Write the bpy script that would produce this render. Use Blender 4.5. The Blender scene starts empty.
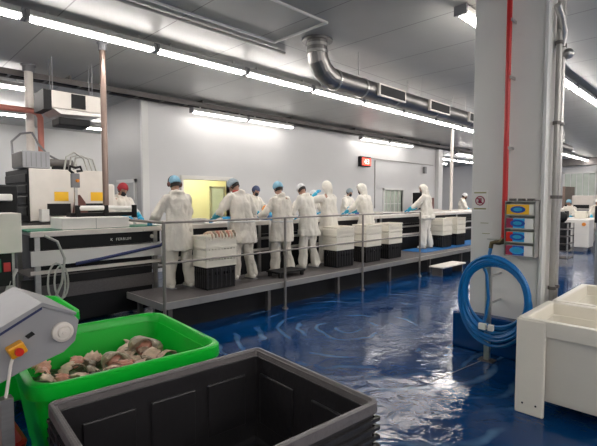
import bpy, bmesh, math, random
from mathutils import Vector, Matrix, noise
random.seed(7)
PI = math.pi
col = bpy.context.scene.collection
V = Vector

# ------------------------------------------------------------------ materials
def newmat(name):
    m = bpy.data.materials.new(name); m.use_nodes = True
    return m, m.node_tree.nodes, m.node_tree.links, m.node_tree.nodes['Principled BSDF']

def pbr(name, c, rough=.5, metal=0., var=.08, scale=6., bump=0., bscale=30., spec=.5, stretch=None, trans=0., sss=0.):
    m, N, L, B = newmat(name)
    tc = N.new('ShaderNodeTexCoord'); src = tc.outputs['Object']
    if stretch:
        mp = N.new('ShaderNodeMapping'); mp.inputs['Scale'].default_value = stretch
        L.new(src, mp.inputs[0]); src = mp.outputs[0]
    n = N.new('ShaderNodeTexNoise'); n.inputs['Scale'].default_value = scale; n.inputs['Detail'].default_value = 4
    L.new(src, n.inputs['Vector'])
    mx = N.new('ShaderNodeMix'); mx.data_type = 'RGBA'
    mx.inputs[6].default_value = (*[max(0, v*(1-var)) for v in c], 1)
    mx.inputs[7].default_value = (*[min(1, v*(1+var)) for v in c], 1)
    L.new(n.outputs['Fac'], mx.inputs[0]); L.new(mx.outputs[2], B.inputs['Base Color'])
    B.inputs['Roughness'].default_value = rough; B.inputs['Metallic'].default_value = metal
    B.inputs['Specular IOR Level'].default_value = spec
    if trans: B.inputs['Transmission Weight'].default_value = trans
    if sss:
        B.inputs['Subsurface Weight'].default_value = sss; B.inputs['Subsurface Radius'].default_value = (.05,.05,.04)
    if bump:
        n2 = N.new('ShaderNodeTexNoise'); n2.inputs['Scale'].default_value = bscale; n2.inputs['Detail'].default_value = 3
        L.new(src, n2.inputs['Vector'])
        b = N.new('ShaderNodeBump'); b.inputs['Strength'].default_value = bump; b.inputs['Distance'].default_value = .02
        L.new(n2.outputs['Fac'], b.inputs['Height']); L.new(b.outputs[0], B.inputs['Normal'])
    return m

def emit(name, c, s):
    m, N, L, B = newmat(name)
    B.inputs['Base Color'].default_value = (*c, 1)
    B.inputs['Emission Color'].default_value = (*c, 1); B.inputs['Emission Strength'].default_value = s
    return m

M = dict(
    wall=pbr('insulated wall panel', (.60,.60,.60), .38, 0, .03, 2, spec=.35),
    endface=pbr('darker grey panel', (.42,.42,.41), .4, 0, .05, 2),  # darker grey than the main wall panel
    pillar=pbr('pillar panel', (.74,.73,.69), .35, 0, .04, 2, .08, 8),
    railing=pbr('dull railing tube', (.26,.24,.22), .4, .6, .15, 9),
    trim=pbr('white trim', (.66,.66,.64), .35, 0, .03),
    steel=pbr('brushed stainless steel', (.50,.49,.47), .32, .85, .15, 12, .1, 60, stretch=(1,1,6)),
    dsteel=pbr('dull steel', (.13,.12,.115), .5, .5, .2, 8),
    duct=pbr('galvanised duct', (.27,.26,.25), .4, .95, .3, 5, .1, 20),
    black=pbr('black plastic', (.008,.008,.009), .6, 0, .3, 8, spec=.3),
    blackp=pbr('black painted steel', (.010,.010,.011), .55, .0, .3, 5, spec=.25),
    grate=pbr('grey walkway grating', (.11,.10,.10), .55, .4, .25, 40, .3, 80),
    edge=pbr('aluminium edge', (.36,.35,.33), .4, .6, .12, 8),
    white=pbr('white plastic', (.74,.72,.68), .4, 0, .05, 5),
    cream=pbr('cream crate plastic', (.78,.74,.64), .45, 0, .08, 8),
    paint=pbr('white painted steel', (.72,.67,.61), .4, .0, .1, 6),
    coat=pbr('white work coat', (.70,.655,.58), .85, 0, .10, 9, 1.0, 11),
    coat2=pbr('bright white coverall', (.76,.725,.65), .85, 0, .08, 9, .9, 11),
    trous=pbr('white cotton trousers', (.62,.58,.51), .9, 0, .14, 9, 1.0, 12),
    apron=pbr('translucent white apron', (.62,.62,.60), .35, 0, .08, 5, .3, 9),
    skin=pbr('skin', (.42,.24,.17), .55, 0, .06, 10),
    hair=pbr('dark hair', (.02,.015,.012), .6, 0, .3, 40),
    netblue=pbr('pale blue hairnet', (.22,.42,.54), .7, 0, .25, 40),
    netgrey=pbr('grey hairnet', (.30,.36,.40), .75, 0, .3, 40),
    netnavy=pbr('navy hairnet', (.06,.08,.16), .75, 0, .4, 30),
    netwhite=pbr('white hairnet', (.72,.72,.72), .75, 0, .1, 40),
    capred=pbr('red cap cloth', (.32,.02,.03), .75, 0, .3, 20),
    glove=pbr('blue nitrile glove', (.02,.34,.58), .4, 0, .15, 20),
    sleeve=pbr('turquoise plastic sleeve', (.01,.36,.55), .3, 0, .25, 14, .3, 20),
    boot=pbr('white rubber boot', (.72,.69,.62), .45, 0, .1, 10),
    maskblack=pbr('black face mask', (.02,.02,.025), .7),
    muff=pbr('brown ear muff', (.12,.04,.03), .5),
    orange=pbr('orange plastic', (.75,.26,.03), .4), redcol=pbr('red collar cloth', (.5,.04,.04), .7),
    green=pbr('bright green plastic', (.001,.50,.030), .36, 0, .08, 3, .05, 20, sss=.0),
    greenbelt=pbr('green conveyor belt', (.02,.18,.10), .4),
    bin=pbr('dark grey plastic', (.021,.020,.022), .33, 0, .25, 4, .12, 30),
    binrim=pbr('worn grey plastic rim', (.12,.11,.11), .38, 0, .3, 12, .15, 40),
    whitebin=pbr('milky white plastic', (.80,.76,.66), .38, 0, .05, 3, .06, 25),
    bluehose=pbr('blue rubber hose', (.003,.15,.42), .3, 0, .15, 8),
    bluepaint=pbr('blue kerb paint', (.002,.045,.17), .22, 0, .15, 5, .1, 20),
    bluemat=pbr('bright blue mat', (.005,.13,.38), .5, 0, .15, 5),
    red=pbr('red painted pipe', (.52,.012,.012), .35, 0, .08, 6),
    redtub=pbr('red plastic tub', (.22,.008,.008), .3, 0, .3, 8),
    brass=pbr('brass valve', (.12,.09,.05), .4, .8),
    yellow=pbr('yellow sticker', (.85,.48,.02), .45), yellowbox=pbr('yellow plastic', (.80,.36,.01), .35),
    redbtn=pbr('red button', (.60,.02,.01), .35),
    paper=pbr('white paper', (.80,.79,.74), .6), olive=pbr('olive print', (.30,.30,.13), .6),
    maroon=pbr('maroon print', (.30,.02,.06), .6),
    lightblue=pbr('sky blue print', (.02,.35,.70), .5), blueprint=pbr('deep blue print', (.01,.08,.40), .5),
    cloudy=pbr('grey painted metal box', (.30,.30,.31), .5, .1, .12, 5),
    grey=pbr('mid grey plastic', (.20,.20,.21), .5),
    hose=pbr('grey translucent hose', (.42,.42,.38), .35),
    fish=pbr('pale fish flesh', (.62,.45,.34), .45, 0, .45, 18, .4, 30),
    fish2=pbr('grey brown fish skin', (.30,.24,.17), .35, 0, .6, 22, .4, 30),
    mush=pbr('dark wet fish waste', (.10,.07,.05), .3, 0, .6, 20, .6, 30),
    fish3=pbr('pink fish flesh', (.55,.25,.18), .4, 0, .4, 22, .4, 30),
    yroom=pbr('yellow painted room wall', (.84,.80,.50), .5, 0, .06, 3),
    copper=pbr('brownish steel pipe', (.26,.19,.16), .3, .7, .2, 4),
    pinkpipe=pbr('pinkish painted pipe', (.45,.16,.12), .4),
    tape=pbr('pale carton', (.55,.36,.24), .7), orangebox=pbr('salmon carton', (.58,.20,.12), .6),
    navycloth=pbr('navy fabric strap', (.02,.03,.10), .7),
    lampbody=pbr('lamp housing', (.50,.50,.48), .4, .2),
    glassp=pbr('pale window pane', (.50,.55,.48), .12, 0, .25, 2),
    ice=pbr('cloudy ice water', (.60,.58,.50), .2, 0, .1, 6, .3, 20),
)
TUBE = 17.0
M['tube'] = emit('fluorescent tube', (1.0,.945,.90), TUBE)
M['led'] = emit('lit red display', (1.0,.05,.03), 1.6)
M['ledglyph'] = emit('lit pink digits', (1.0,.62,.55), 2.2)
M['ylamp'] = emit('warm room lamp', (1.0,.95,.70), 16.)
M['glow'] = emit('sodium glow', (1.,.97,.9), 8)

# ceiling: pale panels with thin seams
def ceiling_mat():
    m, N, L, B = newmat('ceiling panels')
    g = N.new('ShaderNodeNewGeometry'); sx = N.new('ShaderNodeSeparateXYZ'); L.new(g.outputs['Position'], sx.inputs[0])
    def seam(out, off, per, w):
        a = N.new('ShaderNodeMath'); a.operation = 'SUBTRACT'; L.new(out, a.inputs[0]); a.inputs[1].default_value = off - per*40
        b = N.new('ShaderNodeMath'); b.operation = 'PINGPONG'; L.new(a.outputs[0], b.inputs[0]); b.inputs[1].default_value = per/2
        c = N.new('ShaderNodeMath'); c.operation = 'LESS_THAN'; L.new(b.outputs[0], c.inputs[0]); c.inputs[1].default_value = w
        return c.outputs[0]
    s1 = seam(sx.outputs[0], 1.95, 1.18, .009); s2 = seam(sx.outputs[1], 5.1, 6.0, .009)
    mxs = N.new('ShaderNodeMath'); mxs.operation = 'MAXIMUM'; L.new(s1, mxs.inputs[0]); L.new(s2, mxs.inputs[1])
    n = N.new('ShaderNodeTexNoise'); n.inputs['Scale'].default_value = 1.1; n.inputs['Detail'].default_value = 5
    L.new(g.outputs['Position'], n.inputs['Vector'])
    mx = N.new('ShaderNodeMix'); mx.data_type = 'RGBA'
    mx.inputs[6].default_value = (.33,.33,.31,1); mx.inputs[7].default_value = (.43,.43,.405,1)
    L.new(n.outputs['Fac'], mx.inputs[0])
    m2 = N.new('ShaderNodeMix'); m2.data_type = 'RGBA'; m2.inputs[7].default_value = (.17,.165,.155,1)
    L.new(mxs.outputs[0], m2.inputs[0]); L.new(mx.outputs[2], m2.inputs[6]); L.new(m2.outputs[2], B.inputs['Base Color'])
    B.inputs['Roughness'].default_value = .42; B.inputs['Specular IOR Level'].default_value = .5
    nb = N.new('ShaderNodeTexNoise'); nb.inputs['Scale'].default_value = 1.6; L.new(g.outputs['Position'], nb.inputs['Vector'])
    bp = N.new('ShaderNodeBump'); bp.inputs['Strength'].default_value = .25; bp.inputs['Distance'].default_value = .03
    L.new(nb.outputs['Fac'], bp.inputs['Height']); L.new(bp.outputs[0], B.inputs['Normal'])
    return m
M['ceiling'] = ceiling_mat()

def floor_mat():
    m, N, L, B = newmat('wet blue epoxy floor')
    g = N.new('ShaderNodeNewGeometry'); P = g.outputs['Position']
    n = N.new('ShaderNodeTexNoise'); n.inputs['Scale'].default_value = .9; n.inputs['Detail'].default_value = 6; L.new(P, n.inputs['Vector'])
    mx = N.new('ShaderNodeMix'); mx.data_type = 'RGBA'
    mx.inputs[6].default_value = (.0004,.015,.070,1); mx.inputs[7].default_value = (.001,.048,.165,1); L.new(n.outputs['Fac'], mx.inputs[0])
    # faint dried squeegee streaks
    w = N.new('ShaderNodeTexWave'); w.wave_type = 'RINGS'; w.rings_direction = 'Z'
    w.inputs['Scale'].default_value = 1.1; w.inputs['Distortion'].default_value = 7; w.inputs['Detail'].default_value = 3; w.inputs['Detail Scale'].default_value = .9
    mp = N.new('ShaderNodeMapping'); mp.inputs['Location'].default_value = (-4.6,-3.6,0); L.new(P, mp.inputs[0]); L.new(mp.outputs[0], w.inputs['Vector'])
    r = N.new('ShaderNodeValToRGB'); r.color_ramp.elements[0].position = .80; r.color_ramp.elements[1].position = 1.0
    r.color_ramp.elements[1].color = (.55,.55,.55,1)
    L.new(w.outputs['Fac'], r.inputs[0])
    n3 = N.new('ShaderNodeTexNoise'); n3.inputs['Scale'].default_value = 1.3; n3.inputs['Detail'].default_value = 5; L.new(P, n3.inputs['Vector'])
    r3 = N.new('ShaderNodeValToRGB'); r3.color_ramp.elements[0].position = .46; r3.color_ramp.elements[1].position = .62; L.new(n3.outputs['Fac'], r3.inputs[0])
    ml = N.new('ShaderNodeMath'); ml.operation = 'MULTIPLY'; L.new(r.outputs[0], ml.inputs[0]); L.new(r3.outputs[0], ml.inputs[1])
    m2 = N.new('ShaderNodeMix'); m2.data_type = 'RGBA'; m2.inputs[7].default_value = (.10,.22,.36,1)
    L.new(ml.outputs[0], m2.inputs[0]); L.new(mx.outputs[2], m2.inputs[6]); L.new(m2.outputs[2], B.inputs['Base Color'])
    rr = N.new('ShaderNodeMapRange'); rr.inputs['To Min'].default_value = .01; rr.inputs['To Max'].default_value = .12
    n4 = N.new('ShaderNodeTexNoise'); n4.inputs['Scale'].default_value = 2.2; n4.inputs['Detail'].default_value = 6; L.new(P, n4.inputs['Vector'])
    rr.inputs['From Min'].default_value = .3; rr.inputs['From Max'].default_value = .7
    L.new(n4.outputs['Fac'], rr.inputs['Value']); L.new(rr.outputs[0], B.inputs['Roughness'])
    B.inputs['IOR'].default_value = 1.4; B.inputs['Specular IOR Level'].default_value = .5
    nb = N.new('ShaderNodeTexNoise'); nb.inputs['Scale'].default_value = 5; nb.inputs['Detail'].default_value = 5; nb.inputs['Distortion'].default_value = 1.2
    L.new(P, nb.inputs['Vector'])
    nc = N.new('ShaderNodeTexNoise'); nc.inputs['Scale'].default_value = 38; nc.inputs['Detail'].default_value = 3; L.new(P, nc.inputs['Vector'])
    mc = N.new('ShaderNodeMath'); mc.operation = 'MULTIPLY'; mc.inputs[1].default_value = .16; L.new(nc.outputs['Fac'], mc.inputs[0])
    ad = N.new('ShaderNodeMath'); L.new(nb.outputs['Fac'], ad.inputs[0]); L.new(mc.outputs[0], ad.inputs[1])
    ad2 = N.new('ShaderNodeMath'); L.new(ad.outputs[0], ad2.inputs[0])
    mw = N.new('ShaderNodeMath'); mw.operation = 'MULTIPLY'; mw.inputs[1].default_value = .10; L.new(w.outputs['Fac'], mw.inputs[0]); L.new(mw.outputs[0], ad2.inputs[1])
    bp = N.new('ShaderNodeBump'); bp.inputs['Distance'].default_value = .022
    nq = N.new('ShaderNodeTexNoise'); nq.inputs['Scale'].default_value = .7; nq.inputs['Detail'].default_value = 2; L.new(P, nq.inputs['Vector'])
    mq = N.new('ShaderNodeMapRange'); mq.inputs['From Min'].default_value = .42; mq.inputs['From Max'].default_value = .6; mq.inputs['To Min'].default_value = .12; mq.inputs['To Max'].default_value = .6
    L.new(nq.outputs['Fac'], mq.inputs['Value']); L.new(mq.outputs[0], bp.inputs['Strength'])
    L.new(ad2.outputs[0], bp.inputs['Height']); L.new(bp.outputs[0], B.inputs['Normal'])
    return m
M['floor'] = floor_mat()

# ------------------------------------------------------------------ mesh helpers
SPLIT = {'hanger','leg','support_leg','rung','hanger_rod','cable','bracket','upright','foot','support'}
class MB:
    def __init__(s): s.b = bmesh.new()
    def box(s, x0, x1, y0, y1, z0, z1):
        v = [s.b.verts.new(p) for p in ((x0,y0,z0),(x1,y0,z0),(x1,y1,z0),(x0,y1,z0),(x0,y0,z1),(x1,y0,z1),(x1,y1,z1),(x0,y1,z1))]
        for f in ((3,2,1,0),(4,5,6,7),(0,1,5,4),(1,2,6,5),(2,3,7,6),(3,0,4,7)): s.b.faces.new([v[i] for i in f])
        return s
    def prism(s, pts, axis, a, b):
        # polygon in the plane normal to axis, extruded a..b
        def P(p, t):
            if axis == 'y': return (p[0], t, p[1])
            if axis == 'x': return (t, p[0], p[1])
            return (p[0], p[1], t)
        A = [s.b.verts.new(P(p, a)) for p in pts]; B = [s.b.verts.new(P(p, b)) for p in pts]
        n = len(pts); s.b.faces.new(A); s.b.faces.new(B[::-1])
        for i in range(n): s.b.faces.new((A[i], B[i], B[(i+1)%n], A[(i+1)%n]))
        return s
    def rings(s, rings, closed=True, caps=True):
        R = [[s.b.verts.new(p) for p in r] for r in rings]; n = len(R[0])
        for a, b in zip(R, R[1:]):
            for i in range(n if closed else n-1):
                j = (i+1) % n; s.b.faces.new((a[i], a[j], b[j], b[i]))
        if caps and closed:
            s.b.faces.new(R[0][::-1]); s.b.faces.new(R[-1])
        return s
    def tube(s, pts, r, n=10, closed=False):
        pts = [V(p) for p in pts]; m = len(pts)
        rad = r if isinstance(r, (list, tuple)) else [r]*m
        prev = None; rg = []
        for i, p in enumerate(pts):
            if closed: t = (pts[(i+1)%m]-pts[i-1])
            else: t = pts[min(i+1, m-1)]-pts[max(i-1, 0)]
            t = t.normalized() if t.length > 1e-9 else V((0,0,1))
            if prev is None:
                u = t.cross(V((0,0,1)))
                if u.length < .1: u = t.cross(V((0,1,0)))
            else: u = prev - t*prev.dot(t)
            u.normalize(); prev = u; w = t.cross(u)
            rg.append([p + (u*math.cos(2*PI*k/n)+w*math.sin(2*PI*k/n))*rad[i] for k in range(n)])
        if closed: rg.append(rg[0]); return s.rings(rg, caps=False)
        return s.rings(rg)
    def capsule(s, p0, p1, r0, r1, n=14, sq=1., side=None):
        p0, p1 = V(p0), V(p1); t = p1-p0; L = t.length
        t = t.normalized() if L > 1e-6 else V((0,0,1))
        u = V(side) if side else V((1,0,0))
        u = u - t*u.dot(t)
        if u.length < .1: u = V((0,1,0)) - t*t.y
        u.normalize(); w = t.cross(u); rg = []
        def ring(c, r): rg.append([c+(u*math.cos(2*PI*k/n)+w*math.sin(2*PI*k/n)*sq)*r for k in range(n)])
        for a in (80, 60, 35, 12): ring(p0 - t*r0*math.sin(a*PI/180), r0*math.cos(a*PI/180))
        for k in range(0, 5): ring(p0.lerp(p1, k/4), r0+(r1-r0)*k/4)
        for a in (12, 35, 60, 80): ring(p1 + t*r1*math.sin(a*PI/180), r1*math.cos(a*PI/180))
        return s.rings(rg)
    def ball(s, c, rx, ry=None, rz=None, n=14, m=9):
        ry = ry or rx; rz = rz or rx; c = V(c); rg = []
        for j in range(1, m):
            a = -PI/2+PI*j/m
            rg.append([c+V((rx*math.cos(a)*math.cos(2*PI*k/n), ry*math.cos(a)*math.sin(2*PI*k/n), rz*math.sin(a))) for k in range(n)])
        return s.rings(rg)
    def lathe(s, c, axis, prof, n=20):
        # prof: (dist along axis, radius)
        c = V(c); ax = V(axis).normalized(); u = ax.cross(V((0,0,1)))
        if u.length < .1: u = V((1,0,0))
        u.normalize(); w = ax.cross(u)
        return s.rings([[c+ax*d+(u*math.cos(2*PI*k/n)+w*math.sin(2*PI*k/n))*max(r, 1e-4) for k in range(n)] for d, r in prof])
    def xform(s, mat):
        bmesh.ops.transform(s.b, matrix=mat, verts=s.b.verts); return s
    def build(s, name, mat, parent=None, smooth=False, bevel=0, loc=None):
        if name in SPLIT and parent:
            for v in s.b.verts: v.tag = False
            comps = []
            for v in s.b.verts:
                if v.tag: continue
                st = [v]; v.tag = True; c = []
                while st:
                    q = st.pop(); c.append(q)
                    for e in q.link_edges:
                        w_ = e.other_vert(q)
                        if not w_.tag: w_.tag = True; st.append(w_)
                comps.append(c)
            if len(comps) > 1:
                out = None
                for c in comps:
                    m2 = MB(); mp = {v: m2.b.verts.new(v.co) for v in c}; seen = set()
                    for v in c:
                        for f in v.link_faces:
                            if f.index not in seen or f.index == -1:
                                try: m2.b.faces.new([mp[x] for x in f.verts])
                                except ValueError: pass
                    m2.b.faces.ensure_lookup_table(); out = m2.build(name, mat, parent, smooth, bevel, loc)
                s.b.free(); return out
        bmesh.ops.recalc_face_normals(s.b, faces=s.b.faces)
        me = bpy.data.meshes.new(name); s.b.to_mesh(me); s.b.free()
        if isinstance(mat, str): mat = M[mat]
        me.materials.append(mat)
        o = bpy.data.objects.new(name, me); col.objects.link(o)
        if parent: o.parent = parent
        if loc is not None: o.location = loc
        if smooth:
            for p in me.polygons: p.use_smooth = True
            try: me.set_sharp_from_angle(angle=.7)
            except Exception: pass
        if bevel:
            b = o.modifiers.new('bevel', 'BEVEL'); b.width = bevel; b.segments = 2; b.limit_method = 'ANGLE'
        return o

def empty(name, loc=(0,0,0), rz=0.):
    o = bpy.data.objects.new(name, None); o.empty_display_size = .1; col.objects.link(o)
    o.location = loc; o.rotation_euler = (0,0,rz); return o
def tag(o, label, cat, group=None, kind=None):
    o['label'] = label; o['category'] = cat
    if group: o['group'] = group
    if kind: o['kind'] = kind
    return o
def struct(o, label=None):
    o['kind'] = 'structure'
    if label: o['label'] = label
    return o
def copy_tree(o, parent=None):
    c = o.copy(); col.objects.link(c)
    if parent: c.parent = parent
    for ch in list(o.children): copy_tree(ch, c)
    return c
def B(x0,x1,y0,y1,z0,z1): return MB().box(x0,x1,y0,y1,z0,z1)

def remesh(o, vox, it=3, fold=0):
    r = o.modifiers.new('r', 'REMESH'); r.mode = 'VOXEL'; r.voxel_size = vox; r.use_smooth_shade = True
    s = o.modifiers.new('s', 'SMOOTH'); s.iterations = it; s.factor = .5
    bpy.context.view_layer.update()
    dg = bpy.context.evaluated_depsgraph_get()
    me = bpy.data.meshes.new_from_object(o.evaluated_get(dg))
    o.modifiers.clear(); old = o.data; nm = old.name; mt = old.materials[0]; o.data = me; bpy.data.meshes.remove(old); me.name = nm
    me.materials.clear(); me.materials.append(mt)
    for p in me.polygons: p.use_smooth = True
    if fold:
        so = random.uniform(0, 90)
        nr = [v.normal.copy() for v in me.vertices]
        for v, n_ in zip(me.vertices, nr):
            c = v.co
            d = noise.noise(V((c.x*9+so, c.y*9, c.z*2.6)))*1.0 + .7*noise.noise(V((c.x*16, c.y*16+so, c.z*6)))
            v.co = c + n_*d*fold

def text(s, size, loc, rot, mat, parent, name='lettering', ext=.001, spacing=1.):
    cu = bpy.data.curves.new(name, 'FONT'); cu.body = s; cu.size = size; cu.extrude = ext; cu.space_character = spacing
    cu.align_x = 'CENTER'; cu.align_y = 'CENTER'
    t = bpy.data.objects.new('tmp', cu); col.objects.link(t); bpy.context.view_layer.update()
    me = bpy.data.meshes.new_from_object(t.evaluated_get(bpy.context.evaluated_depsgraph_get()))
    bpy.data.objects.remove(t)
    o = bpy.data.objects.new(name, me); me.name = name; me.materials.clear(); me.materials.append(M[mat]); col.objects.link(o)
    o.parent = parent; o.location = loc; o.rotation_euler = rot
    return o

# ------------------------------------------------------------------ setting
CZ = 4.15
struct(B(-8,34,-9,17,-.2,0).build('floor', 'floor'))
struct(B(-8,34,-9,17,CZ,CZ+.2).build('ceiling', 'ceiling'))
struct(B(-8,34,16.8,17,0,CZ).build('wall_far', 'wall'))
struct(B(-8,34,-9,-8.8,0,CZ).build('wall_near', 'wall'))
struct(B(-8,-7.8,-8.8,16.8,0,CZ).build('wall_left', 'wall'))
struct(B(31.2,31.4,-8.8,16.8,0,CZ).build('wall_right', 'wall'))
# boxed-in room behind the line, with an opening onto a yellow room
mb = MB()
mb.box(4.72,5.74,9.8,9.95,0,CZ); mb.box(5.74,7.15,9.8,9.95,2.24,CZ); mb.box(7.15,14.5,9.8,9.95,0,CZ)
mb.box(14.5,15.85,9.8,9.95,2.1,CZ); mb.box(14.5,15.85,9.8,9.95,0,1.2); mb.box(15.85,18.8,9.8,9.95,0,CZ)
struct(mb.build('wall_partition', 'wall'))
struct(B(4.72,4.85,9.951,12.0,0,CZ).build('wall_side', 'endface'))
struct(B(18.62,18.8,9.951,16.7,0,CZ).build('wall_end', 'wall'))
struct(B(18.55,18.95,9.62,9.799,0,CZ).build('trim_1', 'trim', bevel=.02))
struct(B(4.66,4.82,9.74,9.799,0,CZ-.1).build('trim_2', 'trim', bevel=.01))
mb = MB(); mb.box(5.66,5.74,9.75,9.96,0,2.24); mb.box(7.15,7.23,9.75,9.96,0,2.24); mb.box(5.66,7.23,9.75,9.96,2.24,2.34)
struct(mb.build('trim_3', 'white', bevel=.006))
# yellow lit room
mb = MB(); mb.box(5.0,9.6,11.9,12.0,0,3.2); mb.box(4.9,5.0,9.96,12.0,0,3.2); mb.box(9.6,9.7,9.96,12.0,0,3.2); mb.box(4.9,9.7,9.96,12.0,3.2,3.3)
struct(mb.build('wall_inner', 'yroom'))
d = struct(B(7.95,8.4,11.84,11.899,0,2.1).build('door_1', 'glassp', bevel=.01)); 
mb = MB(); mb.box(7.9,7.95,11.82,11.9,0,2.15); mb.box(8.4,8.45,11.82,11.9,0,2.15); mb.box(7.9,8.45,11.82,11.9,2.1,2.15); mb.build('door_frame', 'steel', d)
# door outline in the side wall of the boxed room
d = struct(B(4.69,4.719,10.25,11.15,0,2.15).build('door_2', 'endface', bevel=.005))
mb = MB(); mb.box(4.67,4.718,10.17,10.25,0,2.23); mb.box(4.67,4.718,11.15,11.23,0,2.23); mb.box(4.67,4.718,10.17,11.23,2.15,2.23); mb.build('door_frame', 'trim', d)
# serving window in the white wall
w = struct(B(14.5,15.85,9.86,9.88,1.2,2.1).build('window_1', 'glassp'))
mb = MB()
mb.box(14.42,14.5,9.76,9.9,1.12,2.18); mb.box(15.85,15.93,9.76,9.9,1.12,2.18); mb.box(14.42,15.93,9.76,9.9,2.1,2.18); mb.box(14.42,15.93,9.76,9.9,1.12,1.2)
for i in range(1,5): mb.box(14.5+i*.27-.012,14.5+i*.27+.012,9.83,9.87,1.2,2.1)
mb.box(14.5,15.85,9.83,9.87,1.55,1.575)
mb.build('window_frame', 'trim', w)
# far right: dark header beam and glazed strip in the end wall
struct(B(30.0,30.4,-8.7,8.3,3.72,4.149).build('trim_4', 'dsteel'))
for k,(a,b) in enumerate(((3.1,4.3),(4.5,5.9),(6.1,7.7))):
    w = struct(B(31.1,31.19,a,b,1.1,3.3).build('window_%d'%(k+2), 'glassp'))
    mb = MB(); mb.box(31.02,31.19,a-.12,a,1,3.4); mb.box(31.02,31.19,b,b+.12,1,3.4); mb.box(31.02,31.19,a-.12,b+.12,3.3,3.4)
    for i in range(1,5): mb.box(31.05,31.1,a+(b-a)*i/5-.015,a+(b-a)*i/5+.015,1.1,3.3)
    mb.build('window_frame', 'trim', w)
# ceiling hatch frame and conduits
mb = MB(); mb.box(-1.0,4.6,5.085,5.115,CZ-.03,CZ-.001); mb.box(4.57,4.6,4.05,5.1,CZ-.03,CZ-.001); mb.box(-1.0,4.6,4.03,4.05,CZ-.03,CZ-.001)
struct(mb.build('trim_5', 'trim'))
struct(MB().tube([(-3,5.32,CZ-.03),(5.0,5.32,CZ-.03)], .022).build('trim_6', 'edge', smooth=True))
struct(MB().tube([(12.9,9.76,3.3),(14.4,9.76,3.26),(18.3,9.76,3.26)], .018).build('trim_7', 'edge', smooth=True))
# expansion joint running over the floor to the pillar foot
mb = MB().prism([(3.77,2.03),(3.775,2.02),(4.70,1.905),(4.70,1.915)], 'z', .0005, .003)
struct(mb.build('trim_8', 'grey'))

# pillar clad in panels, on a blue plinth
struct(B(5.1,5.84,1.48,2.225,0,CZ).build('wall_pillar', 'pillar', bevel=.012))
struct(B(4.97,5.95,1.36,2.37,0,.42).build('baseboard_pillar', 'bluepaint', bevel=.02))
mb = MB(); mb.box(5.06,5.13,1.44,1.475,.42,CZ); mb.box(5.13,5.20,1.455,1.478,.42,CZ)
struct(mb.build('trim_9', 'trim', bevel=.006))

# cable tray the length of the wall
t = tag(empty('cable_tray', (0,9.6,CZ-.12)), 'long dark cable tray hung under the ceiling along the white wall', 'cable tray')
B(-7,31,-.02,.02,-.05,.05).build('side_rail', 'dsteel', t); B(-7,31,-.3,-.26,-.05,.05).build('side_rail', 'dsteel', t)
mb = MB()
for i in range(64): mb.box(-7+i*.6,-6.96+i*.6,-.26,-.02,-.05,-.03)
mb.build('rung', 'dsteel', t)
mb = MB(); 
for yy,r in ((-.08,.022),(-.14,.016),(-.2,.02)): mb.tube([(-7+i*1.2, yy+random.uniform(-.012,.012), -.01) for i in range(32)], r, 6)
mb.build('cable', 'black', t)
mb = MB()
for i in range(13): mb.box(-6+i*3,-5.97+i*3,-.3,.02,.05,.118)
mb.build('hanger', 'dsteel', t)

# ------------------------------------------------------------------ lamps
M['tube2'] = emit('dimmer fluorescent tube', (1.0,.95,.90), 6.0)
def make_lamp(tm='tube'):
    r = empty('ceiling_light')
    MB().prism([(-.055,.07),(-.075,.0),(-.06,-.012),(.06,-.012),(.075,.0),(.055,.07)], 'x', -.82, .82).build('housing', 'lampbody', r)
    MB().prism([(-.055,-.013),(-.048,-.045),(-.025,-.062),(.025,-.062),(.048,-.045),(.055,-.013)], 'x', -.79, .79).build('diffuser', tm, r)
    for s in (-1,1):
        B(s*.835-.018,s*.835+.018,-.08,.08,-.055,.06).build('end_cap', 'grey', r)
        B(s*.6-.012,s*.6+.012,-.02,.02,.07,.13).build('hanger', 'steel', r)
    return r
lamp0 = make_lamp(); lamp1 = make_lamp('tube2'); used = [False, False]
def lamp(x, y, z, label, group, k=0):
    src = (lamp0, lamp1)[k]; o = src if not used[k] else copy_tree(src); used[k] = True
    o.location = (x, y, z); tag(o, label, 'ceiling light', group)
for i in range(-4, 17): lamp(2.40+i*1.72, 6.33, CZ-.131, 'strip light in the long unbroken row of lamps above the processing line', 'strip lights above the processing line')
for i in range(0, 14): lamp(6.06+i*1.72, 2.46, CZ-.131, 'strip light in the row crossing behind the red-piped pillar', 'strip lights behind the pillar')
for i,(x,l) in enumerate(((6.6,'lit strip light on the white wall above the yellow doorway'),(8.32,'lit strip light high on the white wall, right of the one above the doorway'),
              (13.3,'left lamp of the pair on the white wall above the red display'),(15.05,'right lamp of the pair on the white wall above the red display'))):
    lamp(x, 9.4, 3.88, l, 'lamps along the white wall', 1)
for x in (20.6,22.4,24.2,26): lamp(x, 9.4, 3.88, 'distant strip light beyond the end of the white wall', 'lamps beyond the white wall')
for x in (.0,1.75): lamp(x, 10.4, CZ-.131, 'strip light at the left edge, nearest of the rows behind the cable tray', 'left back strip lights, near row')
for x in (-.9,.9,2.65): lamp(x, 13.8, CZ-.131, 'strip light at the left edge just under the horizontal red pipe', 'left back strip lights, middle row')
for x in (5.9,7.6,9.3,11): lamp(x, 14.6, CZ-.131, 'unseen strip light added behind the boxed-in room to brighten the far wall', 'added fill lamps behind the boxed-in room')  # hidden lamps added to brighten the far wall
for x in (.1,1.9,): lamp(x, 16.3, 4.0, 'low strip light at the far left against the back wall', 'left back strip lights, far row')
for y in (-2.5,-6.3):
    for i in range(-3, 11): lamp(-1+i*1.74, y, CZ-.131, 'strip light overhead behind the photographer', 'strip lights behind the viewpoint')
for i in range(2): lamp(-6+i*1.74, 2.46, CZ-.131, 'strip light overhead behind the photographer', 'strip lights behind the viewpoint')
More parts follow.
